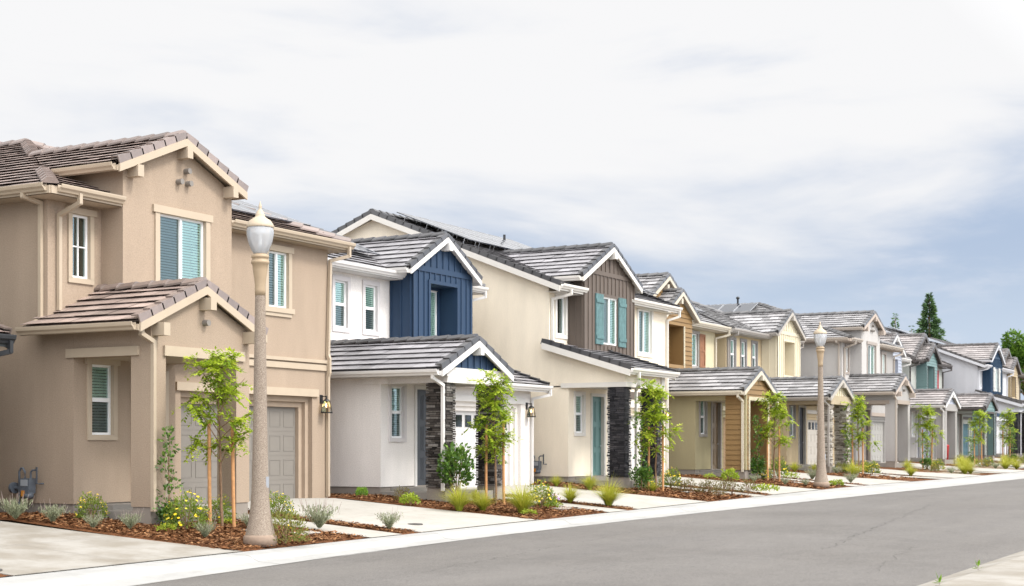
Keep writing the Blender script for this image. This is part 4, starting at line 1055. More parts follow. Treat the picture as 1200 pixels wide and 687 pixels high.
# ------------------------------------------------------------------ lamp posts
M_AGG, n_, l_, p_ = nt('exposed_aggregate')
tc_ = n_.new('ShaderNodeTexCoord'); vo = n_.new('ShaderNodeTexVoronoi'); vo.inputs['Scale'].default_value = 130; l_.new(tc_.outputs['Object'], vo.inputs['Vector'])
sp_ = n_.new('ShaderNodeSeparateColor'); l_.new(vo.outputs['Color'], sp_.inputs[0])
rr = ramp(n_, [(0, (.15, .108, .076)), (.3, (.215, .165, .123)), (.7, (.28, .225, .175)), (1, (.36, .305, .25))]); l_.new(sp_.outputs[0], rr.inputs['Fac']); l_.new(rr.outputs['Color'], p_.inputs['Base Color'])
p_.inputs['Roughness'].default_value = .85
bu = n_.new('ShaderNodeBump'); bu.inputs['Strength'].default_value = .5; bu.inputs['Distance'].default_value = .01; l_.new(vo.outputs['Distance'], bu.inputs['Height']); l_.new(bu.outputs['Normal'], p_.inputs['Normal'])
M_TANM = plain('tan_enamel', (.335, .25, .16), .5, .4, var=.06)
M_CAP = plain('pale_cap_enamel', (.42, .345, .25), .5, .4, var=.06)
M_BASE = plain('lamp_base_concrete', (.27, .20, .15), .85, .2, var=.1, vs=12, bump=.3, bs=60)
def lamp_post(loc, lean=0):
    r = empty('street_lamp', loc)
    b = MB(); b.lathe([(0, 0), (.295, 0), (.295, .16), (.28, .185), (.262, .20)], n=28); b.build('base', M_BASE, r)
    s = MB(); s.lathe([(.262, .20), (.245, .28), (.205, .45), (.172, .68), (.152, .98), (.140, 1.35), (.122, 2.3), (.108, 3.3), (.088, 4.52)], n=28); s.build('post', M_AGG, r)
    c = MB(); c.lathe([(.088, 4.52), (.092, 4.52), (.094, 4.62), (.092, 4.70), (.105, 4.82), (.128, 4.98), (.138, 5.08), (.16, 5.10), (.16, 5.14), (.138, 5.155), (.138, 5.19), (.155, 5.20), (.155, 5.24), (.12, 5.26), (.10, 5.28), (0, 5.28)], n=28); c.build('collar', M_TANM, r)
    gl = MB(); gl.lathe([(.105, 5.27), (.15, 5.33), (.205, 5.46), (.235, 5.60), (.24, 5.68), (.225, 5.75)], n=32); gl.build('globe', M_GLOBE, r)
    i = MB(); i.lathe([(0, 5.28), (.09, 5.28), (.09, 5.36), (.03, 5.37), (.03, 5.62), (.1, 5.66), (.11, 5.75), (0, 5.75)], n=16); i.build('reflector', plain('lamp_reflector', (.62, .62, .60), .5), r)
    t = MB(); t.lathe([(.238, 5.745), (.245, 5.76), (.235, 5.80), (.19, 5.87), (.13, 5.91), (.095, 5.935), (.082, 5.96), (.085, 5.985), (.07, 6.0), (.065, 6.03), (.04, 6.06), (.022, 6.09), (.03, 6.12), (.026, 6.15), (.012, 6.19), (.006, 6.22), (0, 6.225)], n=28); t.build('cap', M_CAP, r)
    h = MB(); h.box(-.02, .06, -.148, -.128, 1.05, 1.25); h.build('access_cover', plain('cover_grey', (.25, .26, .28), .5), r)
    r.scale = (1, 1, .975)
    return r
M_GLOBE, n_, l_, p_ = nt('acorn_globe')
tr_ = n_.new('ShaderNodeBsdfTransparent'); tr_.inputs['Color'].default_value = (.93, .94, .95, 1); df = n_.new('ShaderNodeBsdfDiffuse'); df.inputs['Color'].default_value = (.74, .75, .77, 1)
gs_ = n_.new('ShaderNodeBsdfGlossy'); gs_.inputs['Roughness'].default_value = .12
m1 = n_.new('ShaderNodeMixShader'); m1.inputs[0].default_value = .45; l_.new(tr_.outputs[0], m1.inputs[1]); l_.new(df.outputs[0], m1.inputs[2])
fr_ = n_.new('ShaderNodeFresnel'); fr_.inputs['IOR'].default_value = 1.4
m2 = n_.new('ShaderNodeMixShader'); l_.new(fr_.outputs[0], m2.inputs[0]); l_.new(m1.outputs[0], m2.inputs[1]); l_.new(gs_.outputs[0], m2.inputs[2]); l_.new(m2.outputs[0], n_['Material Output'].inputs['Surface'])
p = lamp_post((20.78, 16.72, zg(20.78, 16.72) + .0)); tag(p, 'tall speckled concrete lamp post with acorn globe standing before the tan house', 'street lamp', 'acorn street lamps along the kerb')
p = lamp_post((53.15, 16.80, zg(53.15, 16.8) + .0)); tag(p, 'distant concrete lamp post with acorn globe in front of the pale yellow house', 'street lamp', 'acorn street lamps along the kerb'); p.rotation_euler = (math.radians(0), math.radians(-1.6), 0)

# ------------------------------------------------------------------ gas meters
M_GAS = plain('meter_grey', (.10, .115, .135), .5, .4, var=.15, vs=10)
def gas_meter(x, y, z, lab):
    r = empty('gas_meter', (x, y, z))          # z = ground; wall is at local x = +.2
    b = MB(); b.box(-.12, .1, -.16, .16, .66, .98); b.box(-.13, .11, -.14, .14, .58, .66); b.lathe([(.0, .0), (.1, .0), (.13, -.04), (.13, -.10), (.09, -.16), (0, -.16)], (-.02, -.04, .60), 14)
    b.build('body', M_GAS, r)
    f = MB(); f.box(-.128, -.121, -.12, .12, .78, .95); f.build('dial', plain('meter_face', (.32, .34, .36), .4), r)
    tg = MB(); tg.box(-.145, -.136, -.03, .09, .50, .66); tg.build('tag', plain('orange_tag', (.55, .22, .03), .6), r)
    p = MB()
    p.tube([(0, .30, -.05), (0, .30, .72), (0, .30, 1.15), (0, .24, 1.25), (0, .17, 1.25), (0, .10, 1.15), (0, .10, .97)], .028, 8)
    p.tube([(0, -.10, .97), (0, -.10, 1.14), (0, -.16, 1.2), (0, -.30, 1.2)], .026, 8); p.tube([(0, -.30, 1.28), (0, -.30, .84), (.18, -.34, .84)], .026, 8)
    p.build('pipe', M_GAS, r)
    g2 = MB(); g2.tube([(0, .32, .72), (0, .46, .72)], .05, 10); g2.tube([(-.0, .44, .72), (-.0, .52, .72)], .15, 16); g2.tube([(0, .52, .72), (0, .58, .72)], .06, 10); g2.build('regulator', M_GAS, r)
    r.scale = (.8, .8, .74); tag(r, lab, 'gas meter', 'gas meters on the side walls')
gas_meter(XO - .18, 22.75, g(XO) - .13, 'dark gas meter with an orange tag on the side wall of the tan house')
x2 = XO + 2 * PITCH; gas_meter(x2 - .18, 22.75, g(x2) - .13, 'small gas meter on the side wall of the cream house')

# ------------------------------------------------------------------ plants
def leaf(mb, p, d, side_, L, W, u, fold=.0):
    p, d, s = V(p), V(d), V(side_)
    mb.face([p, p + d * L * .45 + s * W, p + d * L, p + d * L * .45 - s * W], u)
def rdir(zlo=-1, zhi=1):
    a = rnd(0, 2 * PI); z = rnd(zlo, zhi); r = math.sqrt(max(0, 1 - z * z)); return V((r * math.cos(a), r * math.sin(a), z))
def copy_thing(o, loc, rz=0, scale=1):
    c = o.copy(); COL.objects.link(c); c.location = loc; c.rotation_euler = (0, 0, rz); c.scale = (scale, scale, scale) if not isinstance(scale, tuple) else scale
    for ch_ in o.children:
        d = ch_.copy(); COL.objects.link(d); d.parent = c
    return c
def sapling(H=3.25, seed=1, bushy=1.0, mat=M_LEAF):
    R.seed(seed)
    r = empty('sapling_tree', (0, 0, 0))
    t = MB(); pts = [(0, 0, -.1)]; x = y = 0
    for k in range(1, 9):
        x += rnd(-.03, .03); y += rnd(-.03, .03); pts.append((x, y, H * .93 * k / 8))
    t.tube(pts, [.032 - .0027 * k for k in range(9)], 7)
    crown = MB()
    limbs = []
    nl = 20
    for k in range(nl):
        z = H * (.36 + .60 * k / nl); f = z / (H * .93); i = min(7, int(f * 8)); q = V(pts[i]).lerp(V(pts[min(8, i + 1)]), f * 8 - i); q.z = z
        a = k * 2.4 + rnd(-.5, .5); ln = H * (.115 * (1 - .5 * (k / nl)) + .05) * rnd(.45, 1.5) * bushy
        e = q + V((math.cos(a), math.sin(a), rnd(.2, 1.3))) * ln; mid = q.lerp(e, .5) + V((0, 0, .06))
        t.tube([q, mid, e], [.011, .008, .004], 5); limbs.append((q, mid, e))
    limbs.append((V(pts[7]), V(pts[8]), V(pts[8]) + V((0, 0, .15))))
    for q, mid, e in limbs:
        nf = R.randint(9, 14)
        for _ in range(nf):
            s = mid.lerp(e, rnd(-.3, 1.05)); d = (e - q).normalized() * .3 + rdir(-.9, .7); d.normalize(); ln = rnd(.22, .38)
            tone = min(1, max(0, R.gauss(.5, .18) + .12 * d.z))  # fronds pointing up get a lighter tone
            axis = d.cross(V((0, 0, 1))).normalized() if abs(d.z) < .95 else V((1, 0, 0))
            n = 8
            for j in range(n):
                f = (j + .6) / n; c = s + d * ln * f + V((0, 0, -.18 * ln * f * f * 2))
                for sg in (-1, 1):
                    ld = (axis * sg + d * .55 + V((0, 0, rnd(-.95, .45)))).normalized(); sd = ld.cross(V((rnd(-.3, .3), rnd(-.3, .3), 1))).normalized()
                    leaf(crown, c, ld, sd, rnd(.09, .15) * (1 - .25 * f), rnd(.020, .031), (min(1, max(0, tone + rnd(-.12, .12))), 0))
            leaf(crown, s + d * ln - V((0, 0, .3 * ln)), d, axis, .1, .02, (tone, 0))
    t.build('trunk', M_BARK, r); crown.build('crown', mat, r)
    return r
def bush(name, mat, h, w, n, L, W, seed, flowers=0, fmat=None, stems=True, sphere=False, fsize=.03):
    R.seed(seed); r = empty(name, (0, 0, 0)); m = MB(); st = MB(); f = MB()
    for k in range(n):
        d = rdir(-.15, 1); rad = rnd(.35, 1) ** (.35 if sphere else .6); lump = 1 + .18 * math.sin(5 * d.x + seed) * math.cos(4 * d.y)
        p = V((d.x * w * rad * lump, d.y * w * rad * lump, .06 + (h - .06) * max(0, d.z * .5 + .5 if sphere else d.z) * rad * lump + rnd(0, .05)))
        ld = (d + rdir() * .8 + V((0, 0, .35))).normalized(); sd = ld.cross(rdir()).normalized()
        leaf(m, p, ld, sd, L * rnd(.7, 1.3), W * rnd(.7, 1.3), (min(1, max(0, R.gauss(.35 + .3 * rad * max(0, d.z), .17))), 0))  # tone rises towards the outer, upper leaves
    for k in range(14 if stems else 0):
        a = rnd(0, 2 * PI); q = rnd(.2, .8); st.tube([(0, 0, 0), (math.cos(a) * w * q * .5, math.sin(a) * w * q * .5, h * .45), (math.cos(a) * w * q, math.sin(a) * w * q, h * rnd(.6, .95))], [.007, .005, .002], 4)
    if st.f: st.build('stem', M_BARK, r)
    for k in range(flowers):
        d = rdir(.0, 1); p = V((d.x * w * 1.02, d.y * w * 1.02, .08 + (h - .04) * d.z + rnd(0, .06))); n_ = (d + V((0, 0, .7)) + rdir() * .4).normalized(); a = n_.cross(rdir()).normalized(); b = n_.cross(a); rr_ = fsize * rnd(.7, 1.25); u = ruv()
        f.face([p + a * rr_ * math.cos(w_) + b * rr_ * math.sin(w_) for w_ in [2 * PI * i / 7 for i in range(7)]], u)
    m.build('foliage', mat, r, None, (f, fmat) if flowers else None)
    return r
def grass_tuft(name, mat, h, w, n, seed, arch=1.0, bw=.006, plume=False):
    R.seed(seed); r = empty(name, (0, 0, 0)); m = MB()
    for k in range(n):
        a = rnd(0, 2 * PI); sp = rnd(.05, 1) ** .7; hh = h * rnd(.6, 1.05) * (1 - .25 * sp * arch); u = (min(1, max(0, R.gauss(.5, .22))), 0)
        o = V((math.cos(a), math.sin(a), 0)); sd = V((-math.sin(a), math.cos(a), 0)) * bw; b = o * rnd(0, .06)
        prev = None
        for i in range(5):
            f = i / 4; p = b + o * (w * sp * f ** 1.7) + V((0, 0, hh * (f - .32 * arch * sp * f ** 3))); ww = sd * (1 - f * .95)
            if prev: m.face([prev[0] - prev[1], prev[0] + prev[1], p + ww, p - ww], (min(1, u[0] * .6 + .45 * f), 0))  # each blade turns lighter towards its tip
            prev = (p, ww)
    m.build('blades', mat, r)
    return r
def lavender(seed, h=.36):
    R.seed(seed); r = empty('silver_shrub', (0, 0, 0)); m = MB(); s = MB()
    for k in range(110):
        a = rnd(0, 2 * PI); sp = rnd(.1, 1) ** .6 * .42 * h * 2; e = V((math.cos(a) * sp, math.sin(a) * sp, h * rnd(.55, 1.0) * (1 - .25 * sp)))
        tone = min(1, max(0, R.gauss(.5, .25)))
        for i in range(9):
            f = (i + 1) / 9; p = V((e.x * f ** 1.3, e.y * f ** 1.3, e.z * f)); d = (rdir(-.1, 1) + V((0, 0, .9)) + V((e.x, e.y, 0))).normalized(); leaf(m, p, d, d.cross(rdir()).normalized(), .075 * h / .4, .0075 * h / .4, (min(1, max(0, tone + rnd(-.15, .15))), 0))
        if R.random() < .12: s.tube([(e.x, e.y, e.z), (e.x * 1.2, e.y * 1.2, e.z + .18 * h / .4)], [.004, .002], 4)
    m.build('foliage', M_GREY, r, None, (s, plain('dry_stalk', (.34, .27, .24), .8)))
    return r
def column_shrub(seed, h=1.9, w=.26, sparse=0):
    R.seed(seed); r = empty('column_shrub', (0, 0, 0)); m = MB(); s = MB()
    s.tube([(0, 0, -.05), (.015, .01, h * .3), (-.01, 0, h * .6), (.02, .01, h * .95)], [.018, .014, .011, .005], 6)
    cl = [(V((rnd(-.12, .12), rnd(-.12, .12), h * rnd(.06, .3))), rnd(.15, .22)) for _ in range(9)]
    cl += [(V((rnd(-.09, .09), rnd(-.09, .09), h * (.36 + .64 * i / 7))), rnd(.085, .15) * (1.1 - .05 * i)) for i in range(8)]
    for k in range(900):
        c, rad = cl[k % len(cl)] if k % 3 else cl[k % 9]; d0 = rdir(); p = c + V((d0.x * rad, d0.y * rad, d0.z * rad * .85)) * rnd(.25, 1) ** .5
        if p.z < .03: continue
        d = (d0 + rdir() * .6 + V((0, 0, .35))).normalized()
        leaf(m, p, d, d.cross(rdir()).normalized(), rnd(.06, .11), rnd(.018, .030), (min(1, max(0, R.gauss(.34 + .3 * p.z / h, .22))), 0))  # tone rises with height up the shrub
    for k in range(12):
        z = h * rnd(.1, .85); a = rnd(0, 2 * PI); s.tube([(0, 0, z), (math.cos(a) * w * .7, math.sin(a) * w * .7, z + .15)], [.007, .003], 4)
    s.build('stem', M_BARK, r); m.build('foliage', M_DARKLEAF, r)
    return r
KINDS = {
 'yel': ('daisy_bush', 'bushy green shrub dotted with yellow daisies', 'flowering shrub', [lambda s: bush('daisy_bush', M_YELLEAF, .55, .34, 1100, .055, .011, s, 60, M_FLOWER, fsize=.022)], .55, 'yellow daisy shrubs in the beds'),
 'lav': ('silver_shrub', 'low silvery grey-green tuft', 'shrub', [lambda s: lavender(s)], .42, 'silvery tufts in the beds'),
 'col': ('column_shrub', 'narrow upright dark green shrub', 'shrub', [lambda s: column_shrub(s, 1.9, .19)], 1.9, 'narrow dark shrubs by the porches'),
 'dark': ('laurel_shrub', 'dense dark green leafy shrub', 'shrub', [lambda s: bush('laurel_shrub', M_DARKLEAF, 1.3, .36, 1000, .10, .030, s, 0, None, True, True)], 1.3, 'dark leafy shrubs'),
 'grass': ('grass_tuft', 'arching lime yellow grass tuft', 'ornamental grass', [lambda s: grass_tuft('grass_tuft', M_GRASS, .80, .80, 420, s, 1.15, .0075)], .66, 'lime grass tufts in the beds'),
 'olive': ('olive_shrub', 'rounded olive green shrub with fine leaves', 'shrub', [lambda s: bush('olive_shrub', M_OLIVE, .52, .36, 900, .06, .010, s, 14, M_FLOWER, fsize=.016)], .52, 'olive shrubs in the beds'),
 'ball': ('boxwood_ball', 'clipped bright green ball shrub', 'shrub', [lambda s: bush('boxwood_ball', M_BALL, .48, .25, 1100, .045, .012, s, 0, None, False, True)], .46, 'ball shrubs'),
 'brown': ('bronze_shrub', 'small bronze and green twiggy shrub', 'shrub', [lambda s: bush('bronze_shrub', M_BROWN, .42, .27, 420, .05, .011, s)], .44, 'bronze twiggy shrubs in the beds'),
 'lime': ('lime_shrub', 'low lime green leafy plant', 'shrub', [lambda s: bush('lime_shrub', M_LIME, .3, .27, 260, .085, .026, s, 0, None, True)], .32, 'lime leafy plants in the beds'),
 'low': ('ground_plant', 'tiny green ground-hugging plant', 'small plant', [lambda s: bush('ground_plant', M_LIME, .15, .2, 170, .05, .012, s, 5, M_FLOWER, False, fsize=.012)], .16, 'tiny ground plants in the beds'),
 'flow': ('flower_patch', 'leafy plant with purple and red blooms', 'flowers', [lambda s: bush('flower_patch', M_OLIVE, .3, .3, 380, .06, .012, s, 45, M_PURP, True, fsize=.026)], .31, 'flowering patch'),
}
PL = [('lav',19.55,21.44,0.47),('lav',19.88,20.83,0.38),('yel',20.83,20.82,0.49),('lav',19.87,19.81,0.29),('lav',20.37,19.40,0.34),('col',21.44,19.43,1.81),('yel',21.22,18.81,0.66),('yel',22.84,19.40,0.49),('lav',20.63,17.85,0.34),('low',22.60,19.00,0.12),('low',20.58,18.72,0.14),('lav',22.65,18.51,0.33),('olive',21.17,16.46,0.58),('yel',24.72,19.41,0.50),('lav',23.74,17.63,0.57),('lav',25.11,16.91,0.41),('ball',30.00,21.00,0.29),('brown',30.61,20.21,0.40),('lime',30.19,19.71,0.28),('grass',30.26,18.38,0.73),('grass',30.82,18.06,0.57),('grass',32.76,19.39,0.42),('dark',31.85,19.43,1.42),('grass',31.29,17.24,0.86),('yel',33.06,17.68,0.64),('flow',33.96,17.94,0.31),('low',33.19,17.41,0.17),('low',30.90,16.84,0.14),('grass',40.60,21.18,0.40),('grass',40.60,20.04,0.56),('grass',35.59,18.15,0.57),('grass',35.84,17.13,0.82),('col',42.34,19.10,2.22),('yel',43.22,19.35,0.54),('yel',44.68,19.13,0.61),('grass',42.46,18.78,0.37),('brown',43.26,18.21,0.40),('brown',43.31,17.91,0.45),('brown',43.94,17.68,0.40),('brown',43.84,17.44,0.48),('brown',43.14,16.89,0.37),('brown',45.57,17.66,0.44),('brown',44.81,17.08,0.46),('brown',45.54,16.81,0.49),('low',46.49,16.74,0.25),('low',46.66,16.48,0.25),('lime',51.48,19.72,0.40),('low',51.19,20.37,0.18),('col',53.71,19.45,2.30),('yel',54.02,19.35,0.55),('lav',51.97,18.95,0.31),('yel',56.66,19.67,0.74),('lav',52.21,17.86,0.28),('low',55.14,18.66,0.26),('grass',61.80,20.72,0.51),('grass',63.22,20.31,0.45),('lav',57.12,18.42,0.50),('lav',52.88,17.31,0.28),('lav',63.46,19.40,0.37),('col',64.25,19.14,1.72),('grass',62.07,18.20,0.79),('olive',64.06,19.39,0.45),('yel',67.86,19.38,0.47),('lav',57.26,16.93,0.43),('lime',54.83,16.66,0.22),('lime',54.42,16.80,0.19)]
for k in range(4, 10):
    for t, X, Y, h in (('grass', .2, -4.6, .7), ('grass', 1.5, -4.3, .8), ('lav', -.6, -4.2, .35), ('grass', 3.9, -4.0, .7), ('yel', 2.2, -3.0, .5), ('col', .6, -2.55, 1.8), ('grass', -.9, -2.4, .7), ('brown', 1.3, -3.2, .4), ('olive', -.3, -3.3, .4), ('grass', 3.9, -2.2, .5), ('grass', .6, -5.0, .5)):
        if k == 4 and X < 2: continue
        x = XO + k * PITCH + X + rnd(-.25, .25); y = YO + Y + rnd(-.2, .2)
        if yk(x) < YK: y -= (YK - yk(x)) * .5
        PL.append((t, x, y, h * rnd(.8, 1.2)))
protos = {}
from collections import defaultdict
bylot = defaultdict(list)
for t, x, y, h in PL: bylot[(t, int((x - XO + 1.5) // PITCH))].append((x, y, h))
ORD = ['nearest', 'second', 'third', 'fourth', 'fifth', 'sixth', 'seventh', 'eighth', 'ninth', 'tenth']
seed = 11
for (t, k), L in sorted(bylot.items()):
    nm, desc, cat, mk, h0, grp = KINDS[t]
    L.sort(key=lambda q: q[0] * .49 - q[1] * .87)          # left to right in view
    for i, (x, y, h) in enumerate(L):
        v = seed % 3; seed += 1
        key = (t, v)
        sca = h / h0
        z = zg(x, y) + .015
        if key not in protos:
            o = mk[0](100 + 7 * v + len(t)); o.location = (x, y, z); o.scale = (sca, sca, sca); o.rotation_euler = (0, 0, rnd(0, 6)); protos[key] = o
        else: o = copy_thing(protos[key], (x, y, z), rnd(0, 6), sca)
        if len(L) == 1: lab = f"{desc} in the bed of {SHORT.get(k, 'the last house')}"
        else: lab = f"{desc}, {'leftmost' if i == 0 else 'rightmost' if i == len(L) - 1 else ORD[i] + ' from the left'} before {SHORT.get(k, 'the last house')}"
        tag(o, lab, cat, grp)
# saplings with stakes
TR = [(0, 22.3, 18.85, 3.35, 1), (1, 32.9, 18.9, 3.25, 2), (2, 42.65, 18.75, 3.3, 3), (3, 53.98, 18.9, 3.3, 1), (4, 64.9, 18.85, 3.3, 2), (5, 76.7, 18.7, 3.1, 3), (6, 88.7, 18.7, 3.1, 1), (7, 96.4, 18.6, 3.2, 2), (8, 107.4, 18.6, 3.2, 3)]
tp = {}
stake_p = None
for k, x, y, h, v in TR:
    if v not in tp:
        R.seed(v)
        o = sapling(3.25, 40 + v * 3, 1.0 if v != 2 else 1.1); tp[v] = o; o.location = (x, y, zg(x, y)); o.scale = (1, 1, h / 3.25)
    else: o = copy_thing(tp[v], (x, y, zg(x, y)), 1.3 * k, h / 3.25)
    tag(o, f"young staked tree with bright feathery leaves before {SHORT[k]}", 'tree', 'young staked street trees')
    for sx, sy, hh, nm in ((-.13, .20, 2.02, 'left'), (.13, -.17, 2.1, 'right')):
        xx, yy = x + sx, y + sy
        if stake_p is None:
            R.seed(5); m = MB(); m.tube([(0, 0, -.1), (.006, .0, .7), (0, .004, 1.5), (.0, 0, 2.05)], [.036, .035, .034, .033], 9); r_ = m.build('tree_stake', M_WOOD); stake_p = r_; r_.location = (xx, yy, zg(xx, yy))
            s = r_
        else:
            s = stake_p.copy(); COL.objects.link(s); s.location = (xx, yy, zg(xx, yy)); s.scale = (1, 1, hh / 2.05)
        s.rotation_euler = (rnd(-.02, .02), rnd(-.025, .025), rnd(0, 3))
        tag(s, f"round timber stake {nm} of the tree before {SHORT[k]}", 'tree stake', 'timber tree stakes')
# weeds by the near kerb
def weed(x, y, h, lab):
    R.seed(int(x * 10)); r = empty('weed', (x, y, zg(x, y) + .0)); m = MB(); s = MB()
    s.tube([(0, 0, 0), (.01, 0, h * .9)], [.004, .002], 4); s.tube([(0, 0, 0), (-.05, .02, h * 1.15)], [.003, .0015], 4)
    for a, e, L, W in ((0.3, .2, .12, .026), (2.6, .15, .14, .03), (1.4, 1.2, .15, .022), (4.2, 1.3, .12, .02), (5.2, .3, .10, .024), (3.5, .8, .11, .02), (2.0, .5, .08, .02)):
        d = V((math.cos(a) * math.cos(e), math.sin(a) * math.cos(e), math.sin(e))); sd = d.cross(V((.2, .1, 1))).normalized(); leaf(m, (0, 0, rnd(.02, h * .5)), d, sd, L, W, (rnd(.4, .9), 0))
    s.build('stem', plain('dry_stalk', (.34, .27, .24), .8), r); m.build('leaves', M_BALL, r); tag(r, lab, 'weed', 'weeds in the near pavement')
weed(21.9, 4.62, .19, 'small green weed growing in the pavement by the road edge')
weed(19.5, 4.6, .09, 'tiny weed sprout at the bottom right picture edge')

xb, yb_ = XO + 6 * PITCH + 1.35, YO - 1.7
m = MB(); m.lathe([(0, 0), (.17, 0), (.2, .75), (.215, .77), (.215, .81), (.19, .83), (.05, .86), (0, .86)], (xb, yb_, g(xb) - .02), 18)
tag(m.build('red_bin', plain('red_plastic', (.45, .02, .025), .4)), 'bright red lidded bin standing on the porch of the lavender gabled house', 'bin')
# ------------------------------------------------------------------ far trees
def conifer(x, y, z0, h, w, seed, lab, n=2600):
    R.seed(seed); r = empty('conifer_tree', (x, y, z0)); m = MB(); t = MB(); t.tube([(0, 0, 0), (.1, 0, h * .5), (0, 0, h * .97)], [.4, .25, .04], 8)
    for k in range(n):
        f = 1 - rnd(0, 1) ** .6 * .55; prof = w * (1 - f) * (.62 + .38 * abs(math.sin(f * 34 + 2 * math.sin(f * 9)))); a = rnd(0, 2 * PI); arm = .75 + .25 * math.sin(a * 5 + f * 20)
        rad = prof * arm * rnd(.25, 1) ** .5; zz = h * f - rad * .18
        p = V((math.cos(a) * rad, math.sin(a) * rad, zz)); d = (V((math.cos(a), math.sin(a), rnd(-.5, .35))) + rdir() * .4).normalized(); leaf(m, p, d, d.cross(rdir()).normalized(), rnd(.35, .7) * h / 20, rnd(.08, .15) * h / 20, (min(1, max(0, R.gauss(.3 + .4 * rad / max(.2, prof), .2))), 0))  # inner sprays darker, outer ones lighter
    t.build('trunk', M_BARK, r); m.build('crown', M_CONIF, r); tag(r, lab, 'tree')
def broadleaf(x, y, z0, h, w, seed, lab, n=9000):
    R.seed(seed); r = empty('broadleaf_tree', (x, y, z0)); m = MB(); t = MB(); t.tube([(0, 0, 0), (.1, .1, h * .3), (0, 0, h * .6)], [.35, .28, .15], 8)
    cl = []
    for k in range(26):
        d = rdir(-.5, 1); rr_ = rnd(.45, .92); c = V((d.x * w * rr_, d.y * w * rr_, h * .62 + d.z * h * .36 * rr_)); cl.append((c, rnd(.16, .3) * w)); t.tube([(0, 0, h * .4), V((0, 0, h * .45)).lerp(c, .5) + V((0, 0, .3)), c], [.12, .07, .02], 5)
    for k in range(n):
        c, s = R.choice(cl); d = rdir(); p = c + d * s * rnd(.3, 1) ** .5; ld = (d + rdir() * .7).normalized(); leaf(m, p, ld, ld.cross(rdir()).normalized(), rnd(.26, .46), rnd(.1, .17), (min(1, max(0, R.gauss(.42 + .28 * d.z, .2))), 0))  # lighter on top of each clump, darker beneath
    t.build('trunk', M_BARK, r); m.build('crown', M_CROWN, r); tag(r, lab, 'tree')
def ray_at(u, dist):
    a = (u - 600) / 1750; th = math.atan(980 / 1750); c, s = math.cos(th), math.sin(th); return (c + a * s) * dist, (s - a * c) * dist
x, y = ray_at(1089, 190); conifer(x, y, 1.2, 19.6, 7.2, 3, 'tall dark conifer rising behind the roofs of the far houses', 6500)
x, y = ray_at(1049, 230); conifer(x, y, 1.2, 20.6, 4.6, 4, 'small pale conifer tip left of the tall conifer', 1200)
x, y = ray_at(1068, 250); conifer(x, y, 1.2, 20.4, 4.0, 5, 'tiny conifer tip between the tall conifer and the small one', 900)
x, y = ray_at(1206, 165); broadleaf(x, y, 1.2, 13.0, 4.9, 6, 'bright green leafy tree at the right edge behind the navy gable')
x, y = ray_at(1236, 185); broadleaf(x, y, 1.2, 15.4, 5.5, 7, 'broad leafy tree partly outside the right edge', 5000)

# ------------------------------------------------------------------ light and sky
sd = V((.08, -.74, .80)).normalized()
el = math.asin(sd.z); az = math.atan2(sd.x, sd.y)
su = bpy.data.lights.new('sun', 'SUN'); su.energy = 1.5; su.angle = math.radians(14); su.color = (1, .96, .90)
so = bpy.data.objects.new('sun', su); COL.objects.link(so); so.rotation_euler = (-sd).to_track_quat('-Z', 'Y').to_euler(); so.location = (0, -10, 40)
w = bpy.data.worlds.new('World'); sc.world = w; w.use_nodes = True
n = w.node_tree.nodes; l = w.node_tree.links; bg = n['Background']; bg.inputs['Strength'].default_value = .1
sky = n.new('ShaderNodeTexSky'); sky.sky_type = 'NISHITA'; sky.sun_disc = False; sky.sun_elevation = el; sky.sun_rotation = az; sky.dust_density = 2.0
tc = n.new('ShaderNodeTexCoord'); D = tc.outputs['Generated']
def math_(op, a, b=None, clampv=False):
    q = n.new('ShaderNodeMath'); q.operation = op; q.use_clamp = clampv
    for i, v_ in enumerate((a, b)):
        if v_ is None: continue
        if isinstance(v_, (int, float)): q.inputs[i].default_value = v_
        else: l.new(v_, q.inputs[i])
    return q.outputs[0]
def dot_(vec):
    q = n.new('ShaderNodeVectorMath'); q.operation = 'DOT_PRODUCT'; l.new(D, q.inputs[0]); q.inputs[1].default_value = vec; return q.outputs['Value']
sep = n.new('ShaderNodeSeparateXYZ'); l.new(D, sep.inputs[0])
mp = n.new('ShaderNodeMapping'); mp.inputs['Scale'].default_value = (2.2, 2.2, 11); mp.inputs['Rotation'].default_value = (0.06, -.05, 0); l.new(D, mp.inputs['Vector'])
n1 = n.new('ShaderNodeTexNoise'); n1.inputs['Scale'].default_value = 1.35; n1.inputs['Detail'].default_value = 9; n1.inputs['Roughness'].default_value = .52; n1.inputs['Distortion'].default_value = .35; l.new(mp.outputs[0], n1.inputs['Vector'])
mp2 = n.new('ShaderNodeMapping'); mp2.inputs['Scale'].default_value = (5, 5, 18); mp2.inputs['Location'].default_value = (3, 1, 2); l.new(D, mp2.inputs['Vector'])
n2 = n.new('ShaderNodeTexNoise'); n2.inputs['Scale'].default_value = 1.6; n2.inputs['Detail'].default_value = 8; n2.inputs['Roughness'].default_value = .6; l.new(mp2.outputs[0], n2.inputs['Vector'])
north = dot_((-.49, .87, 0))                                   # brighter cloud towards the north-west end of the street
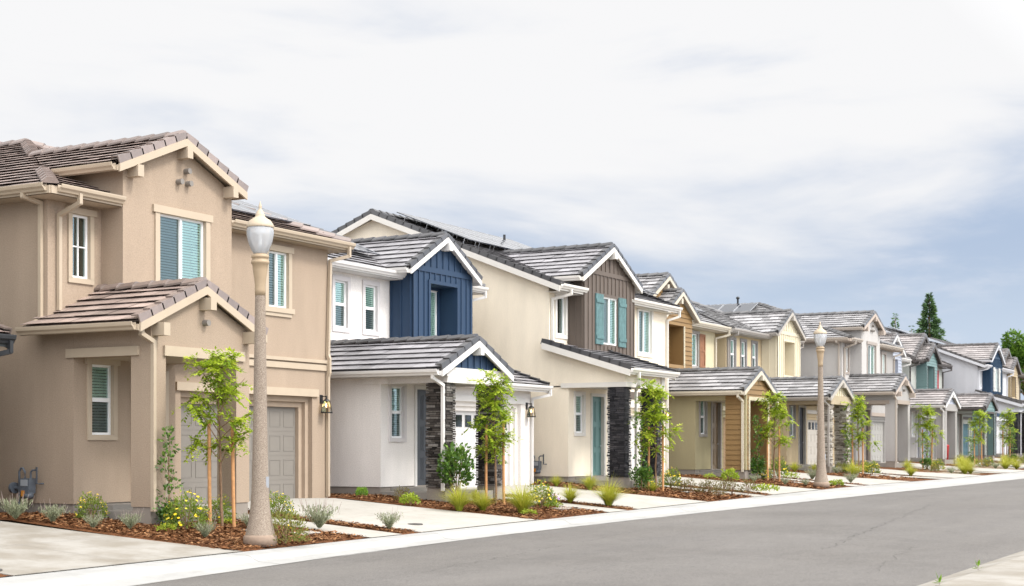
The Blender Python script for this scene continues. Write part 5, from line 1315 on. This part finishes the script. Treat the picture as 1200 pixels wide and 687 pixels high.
# cover: 0 = grey-blue thin cloud, 1 = bright white cloud
cv = math_('ADD', math_('MULTIPLY', math_('SUBTRACT', sep.outputs['Z'], .165), 8.0), math_('MULTIPLY', math_('SUBTRACT', n1.outputs['Fac'], .5), 4.6))
cv = math_('ADD', cv, math_('MULTIPLY', north, .75))
cv = math_('ADD', cv, .52)
mr = n.new('ShaderNodeMapRange'); mr.interpolation_type = 'SMOOTHSTEP'; l.new(cv, mr.inputs['Value']); mr.inputs['From Min'].default_value = -.55; mr.inputs['From Max'].default_value = .95
wisp = n.new('ShaderNodeMapRange'); wisp.interpolation_type = 'SMOOTHSTEP'; l.new(n2.outputs['Fac'], wisp.inputs['Value']); wisp.inputs['From Min'].default_value = .50; wisp.inputs['From Max'].default_value = .80
hz = n.new('ShaderNodeMapRange'); hz.interpolation_type = 'SMOOTHSTEP'; l.new(sep.outputs['Z'], hz.inputs['Value']); hz.inputs['From Min'].default_value = .14; hz.inputs['From Max'].default_value = .05
def mixc(f, a, b):
    q = n.new('ShaderNodeMix'); q.data_type = 'RGBA'
    for i, v_ in ((0, f), (6, a), (7, b)):
        if isinstance(v_, tuple): q.inputs[i].default_value = (*v_, 1)
        elif isinstance(v_, (int, float)): q.inputs[i].default_value = v_
        else: l.new(v_, q.inputs[i])
    return q.outputs[2]
thin = mixc(.15, (2.32, 2.80, 3.72), sky.outputs[0])
thin = mixc(math_('MULTIPLY', hz.outputs[0], .7), thin, (3.35, 3.9, 4.6))
thin = mixc(math_('MULTIPLY', wisp.outputs[0], .8), thin, (3.9, 4.1, 4.55))
colr = mixc(mr.outputs[0], thin, (4.85, 4.85, 4.9))
# veiled sun: the overcast is brighter on the sun's side, darker opposite
ds = dot_(tuple(sd))
br = math_('ADD', 1.0, math_('MULTIPLY', math_('MAXIMUM', math_('SUBTRACT', ds, .12), 0), 3.1))
br = math_('SUBTRACT', br, math_('MULTIPLY', math_('MAXIMUM', math_('SUBTRACT', -.05, ds), 0), .0))
west = dot_((-.98, -.20, 0))
br = math_('ADD', br, math_('MULTIPLY', math_('MAXIMUM', west, 0), 1.4))
vm = n.new('ShaderNodeVectorMath'); vm.operation = 'SCALE'; l.new(colr, vm.inputs[0]); l.new(br, vm.inputs['Scale'])
l.new(vm.outputs[0], bg.inputs['Color'])

# ------------------------------------------------------------------ camera
th = math.atan(980 / 1750)
cam = bpy.data.cameras.new('camera'); co = bpy.data.objects.new('camera', cam); COL.objects.link(co)
co.location = (0, 0, 1.3); co.rotation_euler = (math.radians(90), 0, th - math.radians(90))
cam.sensor_width = 36; cam.lens = 1750 / 1200 * 36; cam.shift_y = (523 - 343.5) / 1200
cam.clip_end = 3000; cam.clip_start = .1
cam.dof.use_dof = True; cam.dof.focus_distance = 36; cam.dof.aperture_fstop = 2.0
sc.camera = co
sc.view_settings.view_transform = 'Standard'; sc.view_settings.look = 'None'; sc.view_settings.exposure = .95; sc.view_settings.gamma = 1
sc.view_settings.use_curve_mapping = False
